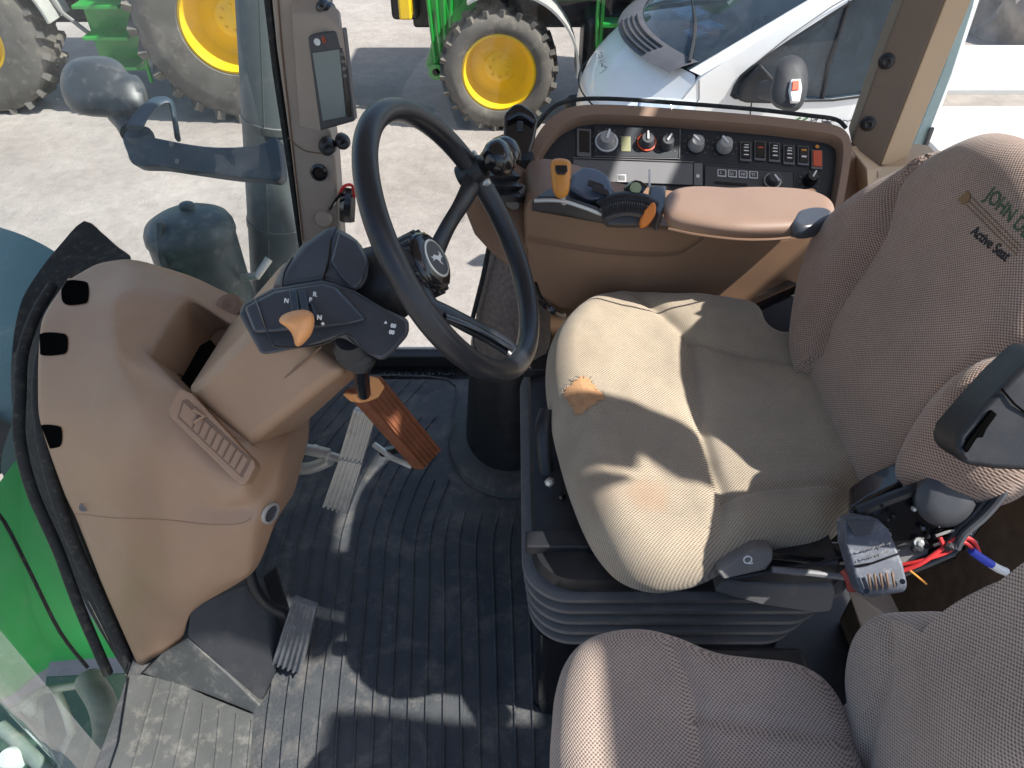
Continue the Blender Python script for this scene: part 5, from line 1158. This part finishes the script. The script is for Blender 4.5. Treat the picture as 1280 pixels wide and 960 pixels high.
t2_ = thing('parked_tractor', 'green parked tractor at the upper left, its large rear wheel partly hidden by the exhaust', 'tractor', tuple(P(200, 60, z=GZ)), 'green tractors parked in the yard')
w2 = P(292, 22, z=-.64)
wheel(t2_, w2, .86, .5, .40, lugs=26)
w3 = P(-28, 42, z=-.82); wheel(t2_, w3, .70, .4, .30, lugs=22)
mid = (w2+w3)/2
box('chassis', mid+V((0, .85, .1)), (2.4, .5, .5), M['black'], t2_, bevel=.04)
box('bonnet', w3+V((.3, .85, .95)), (1.9, .8, .7), M['green'], t2_, bevel=.14, seg=5)
arcstrip(t2_, w2, .98, 20, 150, -.2, .5, M['green'], .03); arcstrip(t2_, w3, .80, 10, 110, -.2, .22, M['fender'], .02)
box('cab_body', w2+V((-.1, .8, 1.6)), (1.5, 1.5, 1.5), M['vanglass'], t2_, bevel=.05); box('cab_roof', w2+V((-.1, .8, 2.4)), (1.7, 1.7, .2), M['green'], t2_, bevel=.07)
pq = P(137, 35, D=7.0)
box('green_step_panel', pq+V((0, .1, .1)), (.42, .10, 1.0), M['green'], t2_, bevel=.01)
for k in range(3): box('step', pq+V((.05, -.12, -.28+.26*k)), (.40, .26, .03), M['green'], t2_, bevel=.005)
tube('hand_rail', [pq+V((.28, -.1, -.45)), pq+V((.29, -.1, 0)), pq+V((.27, -.05, .7))], .018, M['green'], t2_, 8, smooth=4)
lathe('orange_lamp', [(.07, 0), (.07, .05), (.001, .06)], pq+V((.12, -.08, .40)), (0, -1, .2), M['orange'], t2_, 20)
tube('wire_hose', [pq+V((-.5, 0, .6)), pq+V((-.42, 0, .2)), pq+V((-.3, 0, .05)), pq+V((-.2, 0, -.05))], .02, M['grey'], t2_, 8, smooth=4)

# ================================================================ white van
vn = thing('white_van', 'white van with black door mirror and low white bed, outside the side window', 'van', (1.5, 5.3, GZ))
YC, HW = 5.3, .90
def nose(w): return V((.46+.35*w*w, YC+HW*w, -.53))
rowsd = [lambda w: V((.50+.36*w*w, YC+HW*w*.99, -1.2)), lambda w: V((.43+.36*w*w, YC+HW*w*.99, -.80)), nose,
         lambda w: V((.54+.33*w*w, YC+HW*w*.995, -.40)), lambda w: V((.66+.30*w*w, YC+HW*w*.985, -.28-.04*w*w)), lambda w: V((.80+.27*w*w, YC+HW*w*.97, -.175))]
WS = [-1+i/12 for i in range(25)]
bm = bmesh.new(); R = [[bm.verts.new(f(w)) for w in WS] for f in rowsd]
for a, b in zip(R, R[1:]):
    for i in range(24): bm.faces.new((a[i], a[i+1], b[i+1], b[i]))
mk('bonnet', bm, M['vanwhite'], vn, sub=1)
tube('bonnet_gap', [rowsd[2](w)+V((-.004, 0, .01)) for w in WS], .006, M['vanplastic'], vn, 6)
def wsrow(t):
    return lambda w: V((.80+.27*w*w+t*(1.36-.1*w*w), YC+HW*w*(.97-.06*t), -.165+t*.79))
# pillars and roof
bm = bmesh.new()
for sgn in (-1, 1):
    prev = None
    for k in range(9):
        t = k/8; f = wsrow(t); row = [bm.verts.new(f(sgn*w)+V((0, 0, .0))) for w in (1.0, .95, .90)]
        if prev:
            for i in range(2): bm.faces.new((prev[i], prev[i+1], row[i+1], row[i]))
        prev = row
mk('windscreen_pillar', bm, M['vanwhite'], vn)
bm = bmesh.new(); f = wsrow(1); L = []
for dx, dz in ((0, 0), (.1, .04), (.22, .05), (.30, .05)): L.append([bm.verts.new(f(w)+V((dx, 0, dz-.05*w*w))) for w in WS])
for a, b in zip(L, L[1:]):
    for i in range(24): bm.faces.new((a[i], a[i+1], b[i+1], b[i]))
mk('roof', bm, M['vanwhite'], vn)
bm = bmesh.new(); L = [[bm.verts.new(wsrow(k/6)(w*.905)) for w in WS] for k in range(7)]
for a, b in zip(L, L[1:]):
    for i in range(24): bm.faces.new((a[i], a[i+1], b[i+1], b[i]))
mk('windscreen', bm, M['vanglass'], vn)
# scuttle grille
bm = bmesh.new(); L = []
for dx, dz in ((-.10, -.035), (-.05, -.005), (.0, .012), (.06, .03)): L.append([bm.verts.new(V((.80+.27*w*w+dx, YC+HW*w*.97, -.165+dz+.012))) for w in [(-.88+1.76*i/24) for i in range(25)]])
for a, b in zip(L, L[1:]):
    for i in range(24): bm.faces.new((a[i], a[i+1], b[i+1], b[i]))
mk('scuttle', bm, plain('scuttle_grey', (.09, .09, .10), .6), vn)
for k in range(4):
    tube('scuttle_slat', [V((.80+.27*w*w-.075+.032*k, YC+HW*w*.97, -.165+.0+.012*k)) for w in [(-.55+.75*i/10) for i in range(11)]], .007, M['vanplastic'], vn, 6)
tube('wiper', [V((1.02, YC-.75, -.13)), V((1.1, YC-.4, -.02)), V((1.16, YC+.2, .04))], .012, M['vanplastic'], vn, 6, smooth=4)
# near side with the door window cut out
YS = YC-HW*.985
def sp2d(pts, y=YS): return [P(x, yy, y=y) for x, yy in pts]
outer = [(.81, -1.25), (.80, -.53), (.87, -.40), (.96, -.33), (1.07, -.17)]
wt = [wsrow(t)(-1.0) for t in (.12, .25, .4, .55, .7, .85, 1)]
outer3 = [V((x, YS, z)) for x, z in outer]+[V((p.x, YS+.0+(p.y-YS)*.9, p.z)) for p in wt]+[V((2.50, YS+.06, .60)), V((2.50, YS+.02, .0)), V((2.50, YS, -1.25))]
win = sp2d([(914, 119), (918, 108), (926, 95), (940, 83), (985, 52), (1035, 20), (1070, -2), (1098, -14), (1125, -18), (1136, -10), (1130, 40), (1115, 92), (1100, 112), (1080, 120), (1040, 125), (985, 126), (940, 124), (918, 122)])
bm = bmesh.new()
vo = [bm.verts.new(p) for p in outer3]; vi = [bm.verts.new(p) for p in win]
ed = [bm.edges.new((a[i], a[(i+1) % len(a)])) for a in (vo, vi) for i in range(len(a))]
bmesh.ops.triangle_fill(bm, edges=ed, use_beauty=True)
r = bmesh.ops.extrude_face_region(bm, geom=bm.faces[:]); bmesh.ops.translate(bm, verts=[v for v in r['geom'] if isinstance(v, bmesh.types.BMVert)], vec=(0, .05, 0))
mk('side_panel', bm, M['vanwhite'], vn)
far = bmesh.new(); b_prism(far, [V((p.x, YC+(YC-p.y), p.z)) for p in outer3], (0, -.04, 0)); mk('far_side_panel', far, M['vanwhite'], vn)
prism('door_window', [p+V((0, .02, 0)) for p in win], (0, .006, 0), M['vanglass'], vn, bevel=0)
tube('window_rubber', [p+V((0, -.002, 0)) for p in win], .008, M['vanplastic'], vn, 6, closed=True)
tube('window_divider', sp2d([(1062, 0), (1050, 40), (1036, 80), (1028, 124)], YS+.012), .012, M['vanplastic'], vn, 6)
tube('door_gap', sp2d([(940, 124), (938, 140), (936, 170)], YS-.001), .004, M['vanplastic'], vn, 5)
tube('door_gap', sp2d([(938, 84), (985, 46), (1040, 8), (1075, -12)], YS-.004), .003, M['grey'], vn, 5)
tube('wing_gap', sp2d([(874, 100), (874, 124), (860, 142)], YS-.001), .003, M['grey'], vn, 5)
# headlight
hl = [P(x, y, D=4.42) for x, y in ((770, 140), (793, 121), (815, 119), (845, 121), (875, 126), (868, 136), (856, 147), (800, 150), (775, 150))]
prism('headlight', [p+V((0, -.02, 0)) for p in hl], FW*.10, M['lamp'], vn, bevel=.01)
prism('headlight_cell', [P(x, y, D=4.39) for x, y in ((800, 124), (838, 125), (843, 138), (798, 138))], FW*.03, plain('lamp_reflector', (.65, .72, .8), .15, .6, gb=0), vn, bevel=.01)
# mirror
prism('mirror_base', sp2d([(921, 122), (926, 105), (938, 90), (950, 78), (965, 95), (978, 122), (960, 126), (930, 125)], YS-.012), (0, -.05, 0), M['vanplastic'], vn, bevel=.012)
mh = [(966, 96), (970, 80), (980, 71), (994, 69), (1005, 76), (1010, 92), (1009, 115), (1004, 130), (995, 139), (980, 138), (967, 132), (962, 120)]
q = resample(catmull([V((a, b, 0)) for a, b in mh], 4, True), 50); bm = bmesh.new(); L = []
for s, d in ((.85, .10), (.97, .08), (1, .03), (.98, -.03), (.88, -.07), (.6, -.09), (.1, -.095)): L.append([P(987+(p.x-987)*s, 105+(p.y-105)*s, D=3.98+d) for p in q])
b_loft(bm, L); mo_ = mk('door_mirror', bm, M['vanplastic'], vn)
tube('mirror_arm', [P(955, 112, D=4.25), P(968, 115, D=4.1), P(978, 112, D=4.0)], .05, M['vanplastic'], vn, 12)
prism('indicator', [P(x, y, D=3.868) for x, y in ((989, 99), (1001, 98), (1003, 110), (1000, 127), (990, 127), (987, 112))], FW*.03, M['white'], mo_, bevel=.006)
prism('indicator_lens', [P(x, y, D=3.86) for x, y in ((991, 101), (999, 100), (999, 112), (990, 113))], FW*.01, M['redlamp'], mo_, bevel=.003)
# lettering on the door and the bonnet (only smudges can be read in the photograph)
M['signgreen'] = plain('sign_green', (.10, .20, .08), .5, gb=0); M['signgrey'] = plain('sign_grey', (.10, .11, .13), .5, gb=0)
for xx in (992, 1001): tube('door_emblem', [P(xx+9, 147, y=YS-.004), P(xx, 152, y=YS-.004), P(xx+6, 153, y=YS-.004)], .006, M['signgreen'], vn, 5)
strokes('door_lettering', P(1011, 154, y=YS-.006), (1, 0, -.02), (0, 0, 1), .040, 15, M['signgrey'], vn, 3)
strokes('bonnet_lettering', V((.555, 5.36, -.345)), (.0, -1, 0.05), (1, 0, .6), .07, 9, M['signgrey'], vn, 4)
# inside of the van
box('cab_floor', (2.0, YC, -.6), (1.3, 1.6, .08), M['vanplastic'], vn); box('bulkhead', (2.46, YC, 0), (.06, 1.7, 1.1), M['vanplastic'], vn)
box('dash_top', (1.30, YC, -.26), (.55, 1.5, .16), M['vanplastic'], vn, bevel=.05)
M['paper'] = plain('blue_papers', (.35, .5, .6), .7, var=.3, gb=0, big=20)
for (x, y, d) in ((1.22, YC+.35, .16), (1.30, YC+.05, .12), (1.18, YC-.1, .1)): box('papers', (x, y, -.165), (d, d*1.5, .02), M['paper'], vn, X=(1, .4, .1), bevel=.003)
lathe('yellow_cap', [(.10, 0), (.09, .03), (.001, .05)], (1.45, YC-.45, -.16), (0, 0, 1), plain('pale_yellow', (.6, .55, .2), .6), vn, 24)
for y in (-.45, .45):
    box('front_seat', (2.0, YC+y, -.35), (.5, .48, .18), M['slate'], vn, bevel=.06); box('seat_back', (2.26, YC+y, -.02), (.16, .46, .65), M['slate'], vn, bevel=.06)
tube('steering_rim', [V((1.75+.08*math.sin(a), YC-.45+.19*math.cos(a), .0+.17*math.sin(a))) for a in [2*math.pi*k/30 for k in range(30)]], .016, M['gloss'], vn, 8, closed=True)
for x in (1.35, 3.9):
    lathe('wheel', [(.20, .0), (.33, .0), (.35, -.03), (.35, -.2), (.001, -.2)], (x, YS+.02, GZ+.35), (0, -1, 0), M['tyre'], vn, 32)
box('bumper', (.55, YC, -1.05), (.25, 1.75, .30), M['vanplastic'], vn, bevel=.06)

# ================================================================ white blocks and trees on the right
ZD = -.55; y0d, y1d, y2d, y3d = P(1220, 200, z=ZD).y, P(1220, 132, z=ZD).y, P(1220, 111, z=ZD).y, P(1220, 56, z=ZD).y
M['boardwhite'] = plain('white_boards', (.60, .595, .58), .5, var=.03, gb=.2, big=3, dirt=(.5, .45, .38), dirt_amt=.25)
M['boardshade'] = plain('beige_bed_rail', (.30, .26, .22), .7, var=.2, gb=.3, big=9)  # beige channel colour, darker than the white boards
for a_, b_ in ((y0d, y1d), (y2d, y3d)): box('bed_board', (4.2, (a_+b_)/2, ZD-.03), (3.4, b_-a_, .06), M['boardwhite'], vn, bevel=.012)
box('bed_channel', (4.2, (y1d+y2d)/2, ZD-.06), (3.4, y2d-y1d, .04), M['boardshade'], vn)
box('bed_side', (4.2, y0d+.03, ZD-.35), (3.4, .05, .55), M['boardwhite'], vn, bevel=.012)
M['leaf'] = plain('leaf_green', (.06, .11, .05), .7, var=.5, gb=0, big=3); M['bark'] = plain('bark', (.12, .09, .07), .9)
def tree(x, y, hgt, seed, label):
    rnd = random.Random(seed); t = thing('tree', label, 'tree', (x, y, GZ), 'trees behind the white van bed')
    bm = bmesh.new(); b_tube(bm, [V((x, y, GZ)), V((x+.1, y, GZ+hgt*.4)), V((x, y+.1, GZ+hgt*.75))], [.16, .11, .05], 10, smooth=3)
    for k in range(7):
        a = rnd.random()*6.28; b_tube(bm, [V((x, y, GZ+hgt*(.25+.06*k))), V((x+math.cos(a)*.9, y+math.sin(a)*.9, GZ+hgt*(.45+.07*k)))], [.05, .015], 6)
    mk('trunk', bm, M['bark'], t)
    bm = bmesh.new()
    cl = [(x+rnd.gauss(0, .8), y+rnd.gauss(0, .7), GZ+hgt*(.12+.85*rnd.random()), .3+.35*rnd.random()) for _ in range(70)]
    for cx, cy, cz, r in cl:
        for _ in range(110):
            d = V((rnd.gauss(0, 1), rnd.gauss(0, 1), rnd.gauss(0, 1))).normalized()*r*rnd.random()**.4; p = V((cx, cy, cz))+d
            u = V((rnd.gauss(0, 1), rnd.gauss(0, 1), rnd.gauss(0, 1))).normalized(); w = u.cross(V((rnd.gauss(0, 1), rnd.gauss(0, 1), rnd.gauss(0, 1)))).normalized(); s = .035+.04*rnd.random()
            bm.faces.new([bm.verts.new(p+u*s), bm.verts.new(p+w*s*.5), bm.verts.new(p-u*s), bm.verts.new(p-w*s*.5)])
    mk('crown', bm, M['leaf'], t)
tree(6.2, 12.4, 3.4, 1, 'bushy dark green tree nearest the rear post, above the white van bed')
tree(8.6, 12.8, 4.0, 2, 'taller dark green tree at the right edge, behind the white van bed')
bm = bmesh.new()
bmesh.ops.create_icosphere(bm, subdivisions=4, radius=1)
for v in bm.verts:
    n = 1+.25*noise.noise(v.co*2.3)+.1*noise.noise(v.co*7); v.co = V((v.co.x*1.0*n+6.4, v.co.y*.8*n+9.8, max(v.co.z*1.15*n, -.05)+GZ))
rp_ = mk('rubble_heap', bm, plain('rubble', (.38, .34, .30), .95, var=.3, grain=20, gb=1, big=5)); tag(rp_, 'heap of pale grey rubble between the white van bed and the trees', 'heap')
# ================================================================ camera, light
cam = bpy.data.cameras.new('camera'); co = bpy.data.objects.new('camera', cam); COL.objects.link(co)
co.location = CAM; co.rotation_euler = (math.pi/2-PITCH, 0, 0); cam.sensor_width = 36; cam.lens = 36*F_PX/1280
cam.clip_start = .02; cam.clip_end = 3000; S.camera = co
sd = V(SUN).normalized()                                # direction the light travels
el = math.asin(-sd.z); az = math.atan2(-sd.x, -sd.y)
w = bpy.data.worlds.new('World'); S.world = w; w.use_nodes = True; nt = w.node_tree
sky = nt.nodes.new('ShaderNodeTexSky'); sky.sky_type = 'NISHITA'; sky.sun_disc = False
sky.sun_elevation = el; sky.sun_rotation = az; sky.altitude = 50; sky.dust_density = 1.5
bg = nt.nodes['Background']; bg.inputs[1].default_value = SKY; nt.links.new(sky.outputs[0], bg.inputs[0])
ld = bpy.data.lights.new('sun', 'SUN'); ld.energy = SUNE; ld.angle = math.radians(.7); ld.color = (1, .965, .91)
lo = bpy.data.objects.new('sun', ld); COL.objects.link(lo); lo.rotation_euler = sd.to_track_quat('-Z', 'Y').to_euler()
S.view_settings.view_transform = 'Standard'; S.view_settings.look = 'None'; S.view_settings.gamma = 1; S.view_settings.exposure = EXPO
S.view_settings.use_curve_mapping = False
S.cycles.max_bounces = 10; S.cycles.transparent_max_bounces = 16; S.cycles.use_denoising = True
